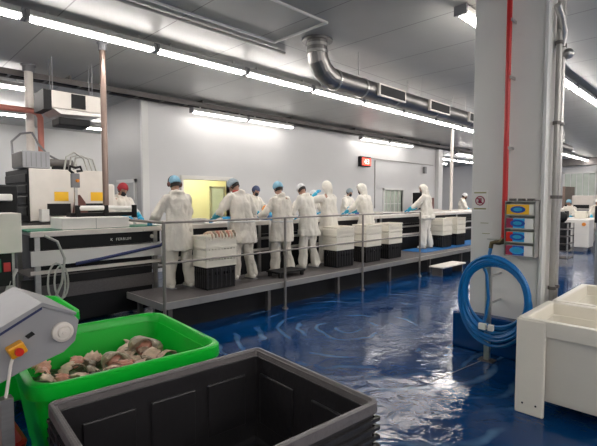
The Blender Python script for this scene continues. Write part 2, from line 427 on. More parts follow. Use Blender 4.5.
for x,y in ((20.2,11.8),(22,11.8),(23.8,11.8),(25.6,11.8),(27.4,11.8),(21,13),(26,13.4),(23,15)): lamp(x, y, CZ-.131, 'one of the mostly added distant strip lights past the corner of the white wall', 'lamps in the far bay')  # the straight row is added to brighten the far bay wall
r = tag(empty('room_lamp', (7.2,10.9,3.05)), 'lamp inside the yellow room seen through the doorway', 'lamp')
B(-.6,.6,-.12,.12,-.05,-.0).build('diffuser', 'ylamp', r); B(-.63,.63,-.15,.15,.0,.05).build('housing', 'lampbody', r)

# ------------------------------------------------------------------ ventilation duct
t = tag(empty('ventilation_duct', (5.0,4.6,CZ)), 'round galvanised air duct dropping from the ceiling and running along it', 'duct')
def ringpts(c, ax, r, n=22):
    ax = V(ax).normalized(); u = V((0,1,0)); w = ax.cross(u)
    return [V(c)+(u*math.cos(2*PI*k/n)+w*math.sin(2*PI*k/n))*r for k in range(n)]
R0 = .155
MB().rings([ringpts((0,0,-.001),(0,0,-1),R0), ringpts((0,0,-.2),(0,0,-1),R0)]).build('riser', 'duct', t, smooth=True)
MB().rings([ringpts((0,0,-.001),(0,0,-1),R0+.08), ringpts((0,0,-.03),(0,0,-1),R0+.08)]).build('ceiling_flange', 'duct', t)
MB().rings([ringpts((0,0,-.2),(0,0,-1),R0), ringpts((.03,0,-.30),(.5,0,-1),R0), ringpts((.12,0,-.42),(.9,0,-.7),R0), ringpts((.27,0,-.5),(1,0,-.25),R0), ringpts((.4,0,-.52),(1,0,0),R0)]).build('elbow', 'duct', t, smooth=False)
mb = MB(); rg = []
x = .4
while x < 14: rg.append(ringpts((x,0,-.52),(1,0,0),R0)); x += .5
MB().rings(rg).build('duct_run', 'duct', t, smooth=True)
for q in (((0,0,-.09),(0,0,-1)),((0,0,-.19),(0,0,-1)),((.4,0,-.52),(1,0,0)),((1.1,0,-.52),(1,0,0)),((2.1,0,-.52),(1,0,0)),((3.6,0,-.52),(1,0,0)),((5.2,0,-.52),(1,0,0)),((7.2,0,-.52),(1,0,0)),((9.2,0,-.52),(1,0,0))):
    ax = V(q[1]); c = V(q[0]); MB().rings([ringpts(c-ax*.02,ax,R0+.014), ringpts(c+ax*.02,ax,R0+.014)]).build('joint_band', 'steel', t)
for xg in (1.35,3.1,4.9,6.7):
    f = MB(); f.box(xg,xg+.85,-.20,-.15,-.64,-.42)
    fo = f.build('grille_frame', 'paint', t, bevel=.006)
    g = MB(); g.box(xg+.04,xg+.81,-.206,-.2005,-.61,-.45); g.build('grille', 'black', fo)
mb = MB()
for i in range(7): mb.tube([(.9+i*2,-.1,-.37),(.9+i*2,-.1,0)], .008, 6)
mb.build('hanger_rod', 'steel', t)
# companion pipe under the lights
t = tag(MB().tube([(7.4,4.86,3.66),(19,4.86,3.66)], .03).build('service_pipe', 'steel', smooth=True), 'thin steel pipe running beside the big air duct', 'pipe')
mb = MB()
for i in range(6): mb.box(8+i*2,8.02+i*2,4.85,4.87,3.69,CZ)
mb.build('hanger', 'steel', t)

# ------------------------------------------------------------------ poles
def pole(x, y, z0, r, mat, label):
    t = tag(empty('ceiling_pole', (x,y,z0)), label, 'pole')
    MB().tube([(0,0,0),(0,0,CZ-z0-.001)], r, 14).build('pole', mat, t, smooth=True)
    MB().lathe((0,0,CZ-z0-.002), (0,0,-1), [(0,r*1.8),(.02,r*1.8),(.021,r*1.35),(.12,r*1.35)]).build('collar', 'grey', t, smooth=True)
    return t
pole(2.75,7.02,0,.045,'copper','brown shining steel pole from ceiling down to the left machine')
t = pole(2.25,9.1,0,.07,'paint','thick pale pole at the far left beside the red pipe')
pole(13.9,6.75,0,.05,'paint','slim pale pole just left of the pillar in the distance')

# red pipe at far left
t = tag(MB().tube([(-1,8.8,3.29),(2.2,8.8,3.29),(2.3,8.8,3.26),(2.34,8.8,3.18),(2.34,8.8,2.3)], .05, 12).build('water_pipe', 'pinkpipe', smooth=True), 'dull red pipe running in from the left edge and turning down', 'pipe')

# hanging evaporator
t = tag(empty('air_cooler', (2.2,8.0,3.23)), 'boxy white air cooler with black fans hung under the ceiling at left', 'air cooler')
B(.1,.92,.0,.55,.02,.30).build('casing', 'paint', t, bevel=.01)
B(.40,.62,-.03,-.001,.05,.28).build('fan_grille', 'black', t); B(-.02,.099,.0,.55,-.02,.3).build('fan_grille', 'black', t)
MB().prism([(0.1,.0),(.22,-.08),(.86,-.05),(.95,.0)],'y',-.05,.58).build('drip_tray', 'steel', t)
B(.22,.72,.05,.45,-.24,-.11).build('motor', 'black', t, bevel=.02)
mb = MB()
for xx in (.2,.85): mb.box(xx,xx+.012,.3,.312,.30,CZ-3.2); mb.box(xx,xx+.012,.45,.462,.30,CZ-3.2)
mb.build('hanger', 'grey', t)

# red display on the wall
t = tag(empty('digital_display', (13.15,9.66,3.1)), 'small lit red number display high on the white wall', 'display')
B(-.32,.28,.0,.13,-.17,.19).build('casing', 'black', t, bevel=.01)
s_ = B(-.24,.26,-.012,-.001,-.12,.13).build('screen', 'led', t)
text('4:3', .24, (.02,-.016,.0), (PI/2,0,0), 'ledglyph', t, 'digits')
t2 = MB().tube([(13.86,9.77,3.2),(13.86,9.77,1.4)], .018, 8).build('conduit', 'edge', smooth=True); tag(t2, 'thin conduit dropping down the white wall beside the red display', 'conduit')
t2 = B(17.45,17.6,9.68,9.799,2.86,3.15).build('wall_switch_box', 'grey', bevel=.01); tag(t2, 'small grey box on the white wall beneath the horizontal conduit', 'box')

# ------------------------------------------------------------------ pillar fittings
t = tag(empty('red_pipe', (5.0,1.81,1.3)), 'bright red water pipe running down the pillar to the blue hose', 'pipe')
MB().tube([(0,0,0),(0,0,CZ-1.301)], .028, 14).build('pipe', 'red', t, smooth=True)
MB().tube([(0,0,.02),(0,.02,-.02),(0,.05,-.03),(0,.09,-.03)], [.034,.034,.03,.026], 12).build('elbow', 'brass', t, smooth=True)
v_ = MB().tube([(0,.09,-.03),(0,.13,-.04),(0,.14,-.1)], .024, 12).build('valve', 'brass', t, smooth=True)
MB().box(-.03,-.02,.06,.17,-.005,.01).build('lever', 'steel', v_)
for z in (.25,1.0,1.75,2.35):
    B(-.035,.099,-.045,-.03,z-.015,z+.015).build('bracket', 'steel', t); 
# stains below bracket are left to the photo
for k,(yy,xx,r,mt) in enumerate(((1.425,5.38,.03,'edge'),(1.425,5.52,.026,'steel'))):
    t = tag(empty('conduit_pipe', (xx,yy,.421)), ('left' if k==0 else 'right')+' one of two grey pipes running up the narrow right side of the pillar', 'pipe')
    MB().tube([(0,0,0),(0,0,CZ-.422)], r, 12).build('pipe', mt, t, smooth=True)
    for z in (.35,1.35,2.15,3.0): MB().lathe((0,0,z),(0,0,1),[(-.018,r+.012),(.018,r+.012)]).build('clamp','dsteel',t)
t = tag(empty('pipe_manifold', (5.3,1.42,CZ-.7)), 'cluster of grey pipe elbows at the very top right of the pillar', 'pipe fitting')
MB().tube([(-.12,-.02,.3),(0,-.03,.2),(.1,-.03,.08),(.14,-.0,-.05)], .035, 12).build('elbow','steel',t,smooth=True)
MB().ball((.24,-.04,-.12),.06).build('flange','steel',t,smooth=True)

# glove dispenser rack
t = tag(empty('glove_dispenser_rack', (5.0,1.628,1.14)), 'steel rack of stacked blue glove boxes screwed to the pillar', 'glove rack')
W2 = .145
mb = MB(); mb.box(.07,.09,-W2,W2,0,.6); mb.box(-.08,.09,-W2-.005,-W2,0,.59); mb.box(-.08,.09,W2,W2+.005,0,.59)
mb.build('back_plate', 'steel', t)
for i in range(5): B(-.085,.07,-W2,W2,i*.145,i*.145+.008).build('shelf', 'steel', t)
for i in range(3): B(-.05,-.0,-.12+i*.09,-.06+i*.09,.588,.615).build('slot_tab', 'dsteel', t)
labels = ['bottom glove box in the pillar rack, dark blue with pink corner','third glove box from the top, blue with red left end','second glove box from the top, light blue and white','top glove box in the rack, orange ends around a blue oval']
for i in range(4):
    z = 1.14+i*.145+.009
    g = tag(empty('glove_box', (5.0,1.628,z)), labels[i], 'glove box', 'glove boxes in the pillar rack')
    B(-.075,.065,-.135,.135,0,.11).build('carton', 'paper', g)
    lf = MB()
    B(-.0775,-.0755,.065,.134,.003,.107).build('carton_print', ('maroon','redbtn','maroon','yellow')[i], g)
    B(-.0775,-.0755,-.05,.0645,.003,.107).build('carton_print', ('blueprint','lightblue','lightblue','yellow')[i], g)
    mb = MB(); pts = [( .02+.075*math.cos(a*PI/9), .055+.037*math.sin(a*PI/9)) for a in range(18)]
    mb.prism(pts, 'x', -.0795, -.078); mb.build('oval_print', ('lightblue','blueprint','blueprint','blueprint')[i], g)
    MB().prism([(.02+.045*math.cos(a*PI/6), .055+.02*math.sin(a*PI/6)) for a in range(12)],'x',-.0815,-.0798).build('glove_tuft','glove',g)
    if i == 3: B(-.0775,-.0755,-.09,-.0505,.003,.107).build('carton_print', 'yellow', g)
# warning sign
t = tag(empty('warning_sign', (5.099,2.12,1.73)), 'white sign on the pillar with a round no-entry hand symbol', 'sign')
B(-.006,-.0,-.085,.085,-.12,.12).build('panel', 'paper', t)
B(-.008,-.0062,-.07,.07,.085,.1).build('text_bar', 'olive', t); B(-.008,-.0062,-.07,.07,-.1,-.085).build('text_bar', 'olive', t)
mb = MB(); n = 24
o_ = [(.05*math.cos(2*PI*k/n),.05*math.sin(2*PI*k/n)) for k in range(n)]
mb.tube([(-.008, p[0], p[1]) for p in o_], .006, 6, closed=True)
mb.tube([(-.008,.033,.033),(-.008,-.033,-.033)], .006, 6); mb.build('prohibition_ring', 'maroon', t)
mb = MB(); mb.box(-.008,-.0062,-.018,.018,-.03,.0)
for k in range(4): mb.box(-.008,-.0062,-.018+k*.0095,-.011+k*.0095,.0,.03)
mb.box(-.008,-.0062,.018,.03,-.02,-.01); mb.build('hand_symbol', 'maroon', t)
for yy,z in ((2.07,1.46),(2.05,1.34)):
    t = tag(empty('paper_note', (5.099,yy,z)), ('upper' if z>1.4 else 'lower')+' faint paper note taped to the pillar below the sign', 'note')
    B(-.003,0,-.09,.07,-.045,.03).build('sheet', 'pillar', t); B(-.005,-.0032,-.05,.04,.01,.017).build('printed_line', 'olive', t)

# hose reel: post and coil
t = tag(empty('hose_stand', (4.76,1.87,0)), 'narrow steel post with foot plate and hook holding the blue hose', 'hose stand')
B(-.022,.022,-.03,.03,.012,1.08).build('post', 'steel', t, bevel=.004)
B(-.06,.06,-.08,.08,0,.012).build('base_plate', 'dsteel', t)
MB().tube([(0,0,1.04),(-.04,0,1.03),(-.10,0,1.03),(-.15,0,1.07)], .012, 8).build('hook', 'steel', t, smooth=True)
for z in (.62,.92): MB().tube([(.02,.0,z),(.1,.0,z),(.34,.0,z)], .012, 8).build('wall_bracket', 'steel', t)
mb = MB(); pts = []
NL = 11; S_ = [.30,.33,.36,.31,.345,.365,.29,.35,.325,.34,.30,.33]; T_ = [.46,.34,.22,.43,.29,.15,.47,.38,.25,.19,.40,.3]
for k in range(NL*40+1):
    a = 2*PI*k/40; q = k/40; i = int(q); f = q-i
    s1, s2 = S_[i], S_[min(i+1,11)]; b1, b2 = T_[i], T_[min(i+1,11)]
    ay = s1+(s2-s1)*f; bot = b1+(b2-b1)*f; top = 1.11+.05*math.sin(i*1.9)*(1-f)+.05*math.sin((i+1)*1.9)*f
    cz = (top+bot)/2; hz = (top-bot)/2
    sag = 1+.06*math.sin(-a)
    xo = 4.62 + .022*math.sin(i*2.4+f*2.4) + .018*math.sin(a*1+i)
    pts.append((xo, 1.775+ay*math.sin(a)*sag+.015*math.sin(i*2.1), cz+hz*math.cos(a)))
hc = tag(empty('blue_hose', (4.62,1.885,.6)), 'long blue rubber hose looped in a big oval coil on the pillar stand', 'hose')
off = Matrix.Translation((-4.62,-1.885,-.6))
MB().tube(pts, .0155, 8).xform(off).build('coil', 'bluehose', hc, smooth=True)
lead = [(4.998,1.95,1.20),(4.99,1.96,1.12),(4.92,1.95,1.04),(4.80,1.93,.98),(4.70,1.91,1.06)]
MB().tube([V(p) for p in lead], .02, 10).xform(off).build('supply_end', 'bluehose', hc, smooth=True)
dl = [(4.68,1.91,1.09),(4.68,1.86,.95),(4.69,1.84,.7),(4.68,1.86,.5),(4.64,1.88,.40)]
MB().tube(dl, .0165, 8).xform(off).build('hanging_end', 'bluehose', hc, smooth=True)
for yy,w in ((1.86,.045),(1.77,.032)):
    B(4.555,4.595,yy-w,yy+w*.6,.39,.45).xform(Matrix.Rotation(.0,4,'X')).xform(off).build('white_tag', 'paper', hc)

# ------------------------------------------------------------------ pallet bins
def rrect(hx, hy, r, z, n=4):
    p = []
    for cx, cy, a0 in ((hx-r,hy-r,0),(-hx+r,hy-r,90),(-hx+r,-hy+r,180),(hx-r,-hy+r,270)):
        for k in range(n+1):
            a = math.radians(a0+90*k/n); p.append(V((cx+r*math.cos(a), cy+r*math.sin(a), z)))
    return p
def shell(hx, hy, r, zs_out, zs_in, t):
    # zs_out: list (z, inset) outer going up; zs_in list (z, inset) inner going down; last closed as floor
    rg = [rrect(hx-i, hy-i, max(r-i*.5,.01), z) for z, i in zs_out] + [rrect(hx-i, hy-i, max(r-i*.5,.01), z) for z, i in zs_in]
    if t: return MB().rings(rg+[rg[0]], caps=False)
    return MB().rings(rg)

# black bin
b = tag(empty('pallet_bin', (1.162,1.73,0), math.radians(-4.6)), 'big empty dark grey plastic pallet bin in the foreground', 'pallet bin')
hx, hy = .61, .505
shell(hx-.015, hy-.015, .03, [(.14,.01),(.75,.0)], [(.75,.03),(.24,.05),(.22,.07)], 0).build('body', 'bin', b, bevel=.004)
shell(hx, hy, .035, [(.735,.0),(.783,.0),(.79,.006)], [(.79,.018),(.778,.024),(.778,.034),(.745,.04),(.735,.02)], 1).build('rim', 'binrim', b)
def panels(b, mat):
    # raised inner panels on the four inside faces
    for sx in (-1,1):
        for yy in (-.24,.24):
            x0, x1 = sorted((sx*(hx-.066), sx*(hx-.05)))
            B(x0,x1,yy-.16,yy+.16,.34,.66).build('inner_panel', mat, b, bevel=.012)
    for sy in (-1,1):
        for xx in (-.34,0,.34):
            y0, y1 = sorted((sy*(hy-.066), sy*(hy-.05)))
            B(xx-.13,xx+.13,y0,y1,.34,.66).build('inner_panel', mat, b, bevel=.012)
panels(b, 'bin')
for i in range(4):
    z = .70-i*.045
    mb = MB(); mb.box(-hx,hx,-hy-.002,-hy+.014,z-.008,z+.008); mb.box(-hx,hx,hy-.014,hy+.002,z-.008,z+.008); mb.box(hx-.014,hx+.002,-hy,hy,z-.008,z+.008); mb.box(-hx-.002,-hx+.014,-hy,hy,z-.008,z+.008)
    mb.build('outer_rib', 'bin', b)
for sx in (-1,1):
    for i in range(7): B(*sorted((sx*(hx-.014),sx*(hx+.004))),-.45+i*.15-.012,-.45+i*.15+.012,.16,.72).build('upright_rib', 'bin', b)
for sx in (-1,1):
    for sy in (-1,1):
        B(sx*.5-.08,sx*.5+.08,sy*.41-.08,sy*.41+.08,0,.15).build('foot', 'bin', b, bevel=.01)

# green bins
def green_bin(loc, rz, hx, hy, label, full=True):
    b = tag(empty('green_tub', loc, rz), label, 'tub', None)
    shell(hx-.03, hy-.03, .12, [(.12,.12),(.14,.09),(.74,.0)], [(.74,.03),(.22,.11),(.20,.16)], 0).build('body', 'green', b, smooth=True)
    shell(hx, hy, .14, [(.715,.0),(.725,-.004),(.79,.0),(.80,.012)], [(.80,.035),(.785,.045),(.74,.055),(.725,.03)], 1).build('rim', 'green', b, smooth=True)
    for sx in (-1,1):
        for sy in (-1,1): MB().prism([(sx*(hx-.14),sy*(hy-.14)),(sx*(hx-.26),sy*(hy-.14)),(sx*(hx-.26),sy*(hy-.26)),(sx*(hx-.14),sy*(hy-.26))],'z',0,.14).build('foot', 'green', b)
    return b
a = math.radians(-5)
ex, ey = V((math.cos(a),math.sin(a),0)), V((-math.sin(a),math.cos(a),0))
corner = V((1.68,2.35,0)); hxg, hyg = .56, .565
gc = corner - ex*hxg + ey*hyg
green_bin(gc, a, hxg, hyg, 'bright green plastic tub half filled with fish scraps')
gc2 = V((.72,4.38,0))
green_bin(gc2, math.radians(-3), .62, .46, 'second green tub behind the grey machine head, mostly hidden')

# scraps in the tub
def scrap(i):
    n, m = 14, 7
    kind = i % 3
    L = random.uniform(.09,.18) * (1.25 if i % 5 == 0 else 1); Wd = random.uniform(.03,.06); bend = random.uniform(.8,2.6); th = random.uniform(.008,.018)
    top, bot = [], []
    for u in range(n+1):
        t_ = u/n-.5; ang = t_*bend; R_ = L/bend
        cx, cz = R_*math.sin(ang), R_*(math.cos(ang)-1)
        w = Wd*(1-(2*abs(t_))**3*.8)*(1+.25*math.sin(u*1.7+i))
        row, row2 = [], []
        for v in range(m+1):
            s = v/m-.5; z = cz + .35*w*(.25-s*s)*2 + .006*noise.noise(V((u*.7,v*.9,i*3.1)))
            p = V((cx, s*2*w, z)); row.append(p); row2.append(p-V((0,0,th*(1-abs(s)*1.6)+.002)))
        top.append(row); bot.append(row2)
    mb = MB()
    rings = [t+b_[::-1] for t, b_ in zip(top, bot)]
    mb.rings(rings)
    return mb
protos = []
positions = []
tries = 0
hr = random.Random(3)
while len(positions) < 46 and tries < 3000:
    tries += 1
    x, y = hr.uniform(-.36,.36), hr.uniform(-.36,.36)
    if all((x-a_)**2+(y-b_)**2 > .075**2 for a_, b_ in positions): positions.append((x, y))
# bed of mush below the pieces
mb = MB(); g = 18
vs = [[mb.b.verts.new((-.43+.86*i/g, -.43+.86*j/g, .535+.05*noise.noise(V((i*.5,j*.5,1)))+.02*noise.noise(V((i*1.7,j*1.7,4))))) for j in range(g+1)] for i in range(g+1)]
for i in range(g):
    for j in range(g): mb.b.faces.new((vs[i][j],vs[i+1][j],vs[i+1][j+1],vs[i][j+1]))
lo = [[mb.b.verts.new((v.co.x, v.co.y, .30)) for v in r] for r in vs]
for i in range(g):
    mb.b.faces.new((vs[i][0],lo[i][0],lo[i+1][0],vs[i+1][0])); mb.b.faces.new((vs[i][g],vs[i+1][g],lo[i+1][g],lo[i][g]))
    mb.b.faces.new((vs[0][i],vs[0][i+1],lo[0][i+1],lo[0][i])); mb.b.faces.new((vs[g][i],lo[g][i],lo[g][i+1],vs[g][i+1]))
bed = mb.build('fish_mush', 'mush', None, smooth=True); bed.location = gc; bed.rotation_euler.z = a
tag(bed, 'brown wet mass of fish trimmings filling the green tub', 'fish waste', kind='stuff')
rotg = Matrix.Rotation(a, 3, 'Z')
for i, (x, y) in enumerate(positions):
    p = gc + rotg @ V((x, y, 0))
    o = scrap(i).build('fish_scrap', ('fish','fish2','fish','fish3','fish')[i % 5], None, smooth=True)
    o.location = (p.x, p.y, .60+.035*hr.random()+.04*max(0,x)); o.rotation_euler = (hr.uniform(-.7,.7), hr.uniform(-.7,.7), hr.uniform(0,6.28))
    tag(o, 'curled pale brown scrap of fish in the green tub', 'fish scrap', 'fish scraps heaped in the green tub')
# the big collar piece at the right of the heap
def collar(p, s, rz, label):
    mb = MB(); rg = []
    for k in range(15):
        q = -.3+ (PI+.6)*k/14
        c = V((math.cos(q)*.085, 0, math.sin(q)*.075)); r = .022+.014*math.sin(q*3+1)
        d_ = V((math.cos(q),0,math.sin(q)))
        rg.append([c + d_*math.cos(2*PI*j/10)*r + V((0,1,0))*math.sin(2*PI*j/10)*(r*2.2) for j in range(10)])
    o = mb.rings(rg).build('fish_collar', 'fish2', None, smooth=True); o.scale = (s,s,s); o.location = p; o.rotation_euler = (-.25,0,rz)
    inn = MB().ball((0,.02,.015),.06,.035,.05).build('gill_flesh','fish3',o,smooth=True)
    tag(o, label, 'fish collar')
collar((1.47,3.10,.62), 1.15, -.6, 'large hollow fish collar standing at the right end of the heap')
collar((1.22,3.02,.61), .9, -.3, 'smaller arched fish collar in the middle of the heap')

# white bins at right
def white_bin(x0, x1, y0, y1, label, lug=True):
    cx, cy = (x0+x1)/2, (y0+y1)/2; hx, hy = (x1-x0)/2, (y1-y0)/2
    b = tag(empty('white_pallet_bin', (cx,cy,0)), label, 'pallet bin', 'white pallet bins at the right')
    shell(hx-.03, hy-.03, .08, [(.12,.05),(.16,.035),(.62,.02),(.68,.0)], [(.68,.045),(.22,.07),(.20,.10)], 0).build('body', 'whitebin', b, smooth=True)
    shell(hx, hy, .035, [(.665,.012),(.69,.012),(.69,.006),(.725,.006),(.725,.0),(.785,.0),(.79,.005)], [(.79,.05),(.78,.06),(.68,.066),(.665,.035)], 1).build('rim', 'whitebin', b)
    for sx in (-1,1):
        for sy in (-1,1):
            q = MB(); X = sorted((sx*(hx+.006), sx*(hx-.034))); Y = sorted((sy*(hy+.006), sy*(hy-.21)))
            q.box(X[0],X[1],Y[0],Y[1],0,.782)
            lg = q.build('corner_leg', 'whitebin', b, bevel=.012)
            for j in (.055,.155):
                yv = sy*(hy-j); s = sx
                MB().lathe((s*(hx+.0065),yv,.09),(s,0,0),[(0,.008),(.002,.008)]).build('hole','black',lg)
    B(-hx+.12,hx-.12,-hy+.12,hy-.12,.2,.32).build('contents', 'ice', b) if lug else None
    for sx in (-1,1):
        for sy in (-1,1):
            X = sorted((sx*(hx-.035), sx*(hx-.15))); Y = sorted((sy*(hy+.006), sy*(hy-.033)))
            B(X[0],X[1],Y[0],Y[1],0,.782).build('corner_leg','whitebin',b,bevel=.01)
white_bin(3.78,4.60,.04,1.245,'nearest white pallet bin, at the right edge of the picture')
white_bin(4.64,5.78,-.05,1.225,'white pallet bin directly behind the nearest one')

# ------------------------------------------------------------------ inclined discharge head over the green tub
t = tag(empty('conveyor_head', (.6,2.33,1.1)), 'grey steel conveyor head tilting over the green tub at lower left', 'machine')
P0 = V((.6,2.33,1.1))
def rel(pts): return [(x-.6, z-1.1) for x, z in pts]
side = rel([(.18,1.03),(.43,1.145),(.60,1.235),(.72,1.20),(.765,1.14),(.745,1.04),(.69,.995),(.50,.945),(.42,.915),(.18,.80)])
MB().prism(side,'y',0,.012).build('side_plate','cloudy',t,bevel=.003); MB().prism(side,'y',.50,.512).build('side_plate','cloudy',t,bevel=.003)
MB().prism(rel([(.18,1.03),(.43,1.15),(.60,1.24),(.60,1.225),(.43,1.135),(.18,1.015)]),'y',-.004,.0).build('edge_strip','navycloth',t)
MB().prism(rel([(.16,1.045),(.42,1.17),(.60,1.26),(.75,1.185),(.75,1.17),(.60,1.24),(.43,1.15),(.16,1.03)]),'y',-.012,.53).build('hood','cloudy',t,bevel=.002)
MB().prism(rel([(.2,.98),(.42,1.08),(.60,1.15),(.70,1.12),(.71,1.05),(.65,1.01),(.5,.965),(.2,.83)]),'y',.02,.49).build('belt','greenbelt',t)
k_ = MB().lathe((.085,0,0),(0,-1,0),[(0,.048),(.02,.048),(.024,.043),(.026,.034),(.022,.032),(.022,.026),(.034,.024),(.036,.010),(.045,.008),(.045,0.001)],28).build('roller_bearing','paint',t,smooth=True)
MB().prism([(-.075,.012),(-.045,.028),(-.032,.012),(-.062,-.004)],'y',-.004,0).build('slot','black',t)
RX = Matrix.Translation((-.115,0,-.035)) @ Matrix.Rotation(-.4,4,'Y')
e_ = B(-.034,.034,-.055,-.0,-.028,.028).xform(RX).build('emergency_stop','yellowbox',t,bevel=.007)
MB().lathe((.0,-.055,.0),(0,-1,0),[(0,.015),(.015,.015),(.022,.019),(.032,.017)],14).xform(RX).build('stop_button','redbtn',e_,smooth=True)
MB().tube([(-.125,-.03,-.05),(-.14,-.03,-.10),(-.165,-.04,-.24)], .007,8).build('cable','paint',t,smooth=True)
mb = MB(); mb.box(-.19,-.14,-.06,-.01,-1.1,-.24); mb.box(-.40,-.35,.45,.5,-1.1,-.2);
mb.build('support_leg','steel',t)
t = tag(empty('red_tub',(.385,2.64,0)),'dark red plastic tub on the floor at the bottom left corner','tub')
shell(.15,.27,.05,[(.0,.04),(.56,.0),(.58,-.005)],[(.59,.015),(.08,.07),(.07,.1)],0).build('body','redtub',t,smooth=True)
B(-.07,.07,-.18,.18,.1,.48).build('contents','fish3',t)

# ------------------------------------------------------------------ walkway
t = tag(empty('raised_walkway',(2.68,5.1,0)),'raised grey steel walkway the workers stand on','walkway')
LW = 12.1
B(0,LW,.035,1.03,.385,.42).build('deck','grate',t)
mb = MB(); mb.box(0,LW,0,.034,.335,.425); mb.box(-.02,0,.0,1.03,.335,.425); mb.build('edge_channel','edge',t)
B(0,LW,.20,.22,.0,.384).build('shade_sheet','black',t)  # black sheet standing in for the deep shade under the deck
for i in range(8):
    for y in (.06,.9):
        if i or 1: B(.1+i*1.7,.16+i*1.7,y,y+.06,0,.385).build('leg','dsteel',t)
r_ = tag(empty('handrail',(2.68,5.06,0)),'steel post and double rail handrail along the front of the walkway','railing')
for x in (0,2.08,4.12,6.26):
    MB().tube([(x,0,0),(x,0,1.46)],.021,10).build('post','railing',r_,smooth=True)
    MB().lathe((x,0,0),(0,0,1),[(0,.05),(.012,.05),(.015,.03),(.04,.028)]).build('foot','railing',r_,smooth=True)
MB().tube([(0,0,1.455),(6.26,0,1.455)],.014,10).build('top_rail','railing',r_,smooth=True)
MB().tube([(0,0,.94),(6.26,0,.94)],.014,10).build('mid_rail','railing',r_,smooth=True)
MB().tube([(0,.02,1.455),(0,.95,1.455)],.019,10).build('end_rail','railing',r_,smooth=True)
t = tag(empty('step',(9.2,4.62,0)),'low pale metal step up to the walkway beside the last rail post','step')
B(0,1.15,0,.35,.19,.22).build('tread','paint',t,bevel=.004)
for x in (.03,1.06): B(x,x+.05,.05,.3,0,.19).build('support','dsteel',t)
t = tag(B(9.9,14.6,5.45,6.12,.4205,.43).build('rubber_mat','bluemat'),'bright blue mat laid on the far end of the walkway','mat')

# ------------------------------------------------------------------ processing line
def conveyor(x0, x1, label, left=False):
    t = tag(empty('processing_conveyor',(x0,6.2,0)),label,'conveyor')
    L = x1-x0
    B(0,L,.0,.04,1.27,1.34).build('guide_rail','paint',t,bevel=.006)
    B(0,L,.04,1.0,1.29,1.325).build('worktop','steel',t)
    B(0,L,.15,.62,1.3255,1.345).build('belt','greenbelt' if left else 'white',t)
    B(0,L,.96,1.0,1.3255,1.37).build('guide_rail','paint',t)
    B(0,L,.06,.10,1.10,1.265).build('side_and_shade_panel','blackp',t)
    B(0,L,.0,.04,*((.90,1.09) if left else (1.0,1.045))).build('lower_beam','white' if left else 'steel',t,bevel=.006)
    B(.11,L-.11,.11,.13,.10,.74).build('side_and_shade_panel','blackp',t)  # black fill added for the shade under the conveyor
    B(.11,L-.11,.11,.13,.762,1.09).build('side_and_shade_panel','blackp',t)  # same black fill for shade, behind the upper rails
    B(0,L,.03,.07,.79,.835).build('lower_rail','paint',t)
    B(0,L,.14,.9,.74,.76).build('drip_tray','dsteel',t)
    B(.12,L-.12,.03,.06,.46,.64).build('skirt','grate',t) if left else None
    n = max(2,int(L/1.9)+1)
    for i in range(n):
        x = .05+i*(L-.16)/(n-1)
        for y in (.02,.9): B(x,x+.06,y+.02,y+.07,0,1.27).build('leg','steel',t)
    return t
cv = conveyor(1.5,3.25,'left conveyor with green belt end and black side panel with white lettering',True)
text('K  FERRUM', .055, (1.15,.055,1.175), (PI/2,0,0), 'paper', cv, 'lettering', spacing=1.15)
MB().lathe((1.62,.055,1.19),(0,-1,0),[(0,.03),(.012,.03),(.02,.015)]).build('knob','paint',cv,smooth=True)
B(1.45,1.78,-.03,-.001,1.28,1.30).build('handle','paint',cv)
conveyor(3.3,9.0,'nearer half of the long white processing conveyor the crew works at')
conveyor(9.05,17.5,'farther half of the processing conveyor reaching toward the pillar')
# parts above
t = tag(empty('guard_box',(1.88,6.26,1.346)),'long low white guard box on top of the left conveyor','guard')
B(0,.9,0,.5,0,.15).build('housing','white',t,bevel=.006); B(.43,.435,-.003,0,0,.14).build('seam','grey',t)
t = tag(empty('roller_bar',(2.2,6.5,1.35)),'white roller tube lying above the left conveyor in black brackets','roller')
MB().tube([(0,.08,.27),(.34,.08,.27)],.035,12).build('roller','white',t,smooth=True); MB().tube([(.40,.08,.27),(.75,.08,.26)],.035,12).build('roller','white',t,smooth=True)
for x in (-.04,.35,.78): B(x,x+.05,.05,.12,0.12,.31).build('bracket','black',t)
mb = MB(); mb.box(-.1,.85,.1,.3,.145,.2); mb.build('base_bar','black',t)
t = tag(MB().tube([(2.0,6.14,.90),(2.3,6.15,.93),(2.8,6.14,1.0),(3.2,6.15,1.05),(3.35,6.1,1.2)],.022,8).build('blue_strap','navycloth',smooth=True),'dark blue hose slung along the left conveyor beam','hose')
mb = MB()
for i in range(16):
    pass
t = tag(empty('cable_loop',(1.62,6.0,.4)),'loops of pale hose hanging by the conveyor leg at left','hose')
for s,(dx,w,h) in enumerate(((.1,.1,.5),(.16,.08,.42))):
    MB().tube([(dx+w*math.sin(q*PI/8),.02*s,.3+h*.5*math.cos(q*PI/8)) for q in range(16)],.012,8,closed=True).build('hose_loop','hose',t,smooth=True)
MB().tube([(-.02,0,.9),(.12,0,.82),(.2,0,.6),(.16,0,.3),(.05,.0,.05),(.0,.0,-.38)],.016,8).build('hose_loop','hose',t,smooth=True)

# base frame of dark machinery under left line
B(.05,1.7,.75,.8,.15,.62).build('underframe_panel','dsteel',cv); B(-.02,1.75,.4,.47,.30,.42).build('underframe_beam','steel',cv)

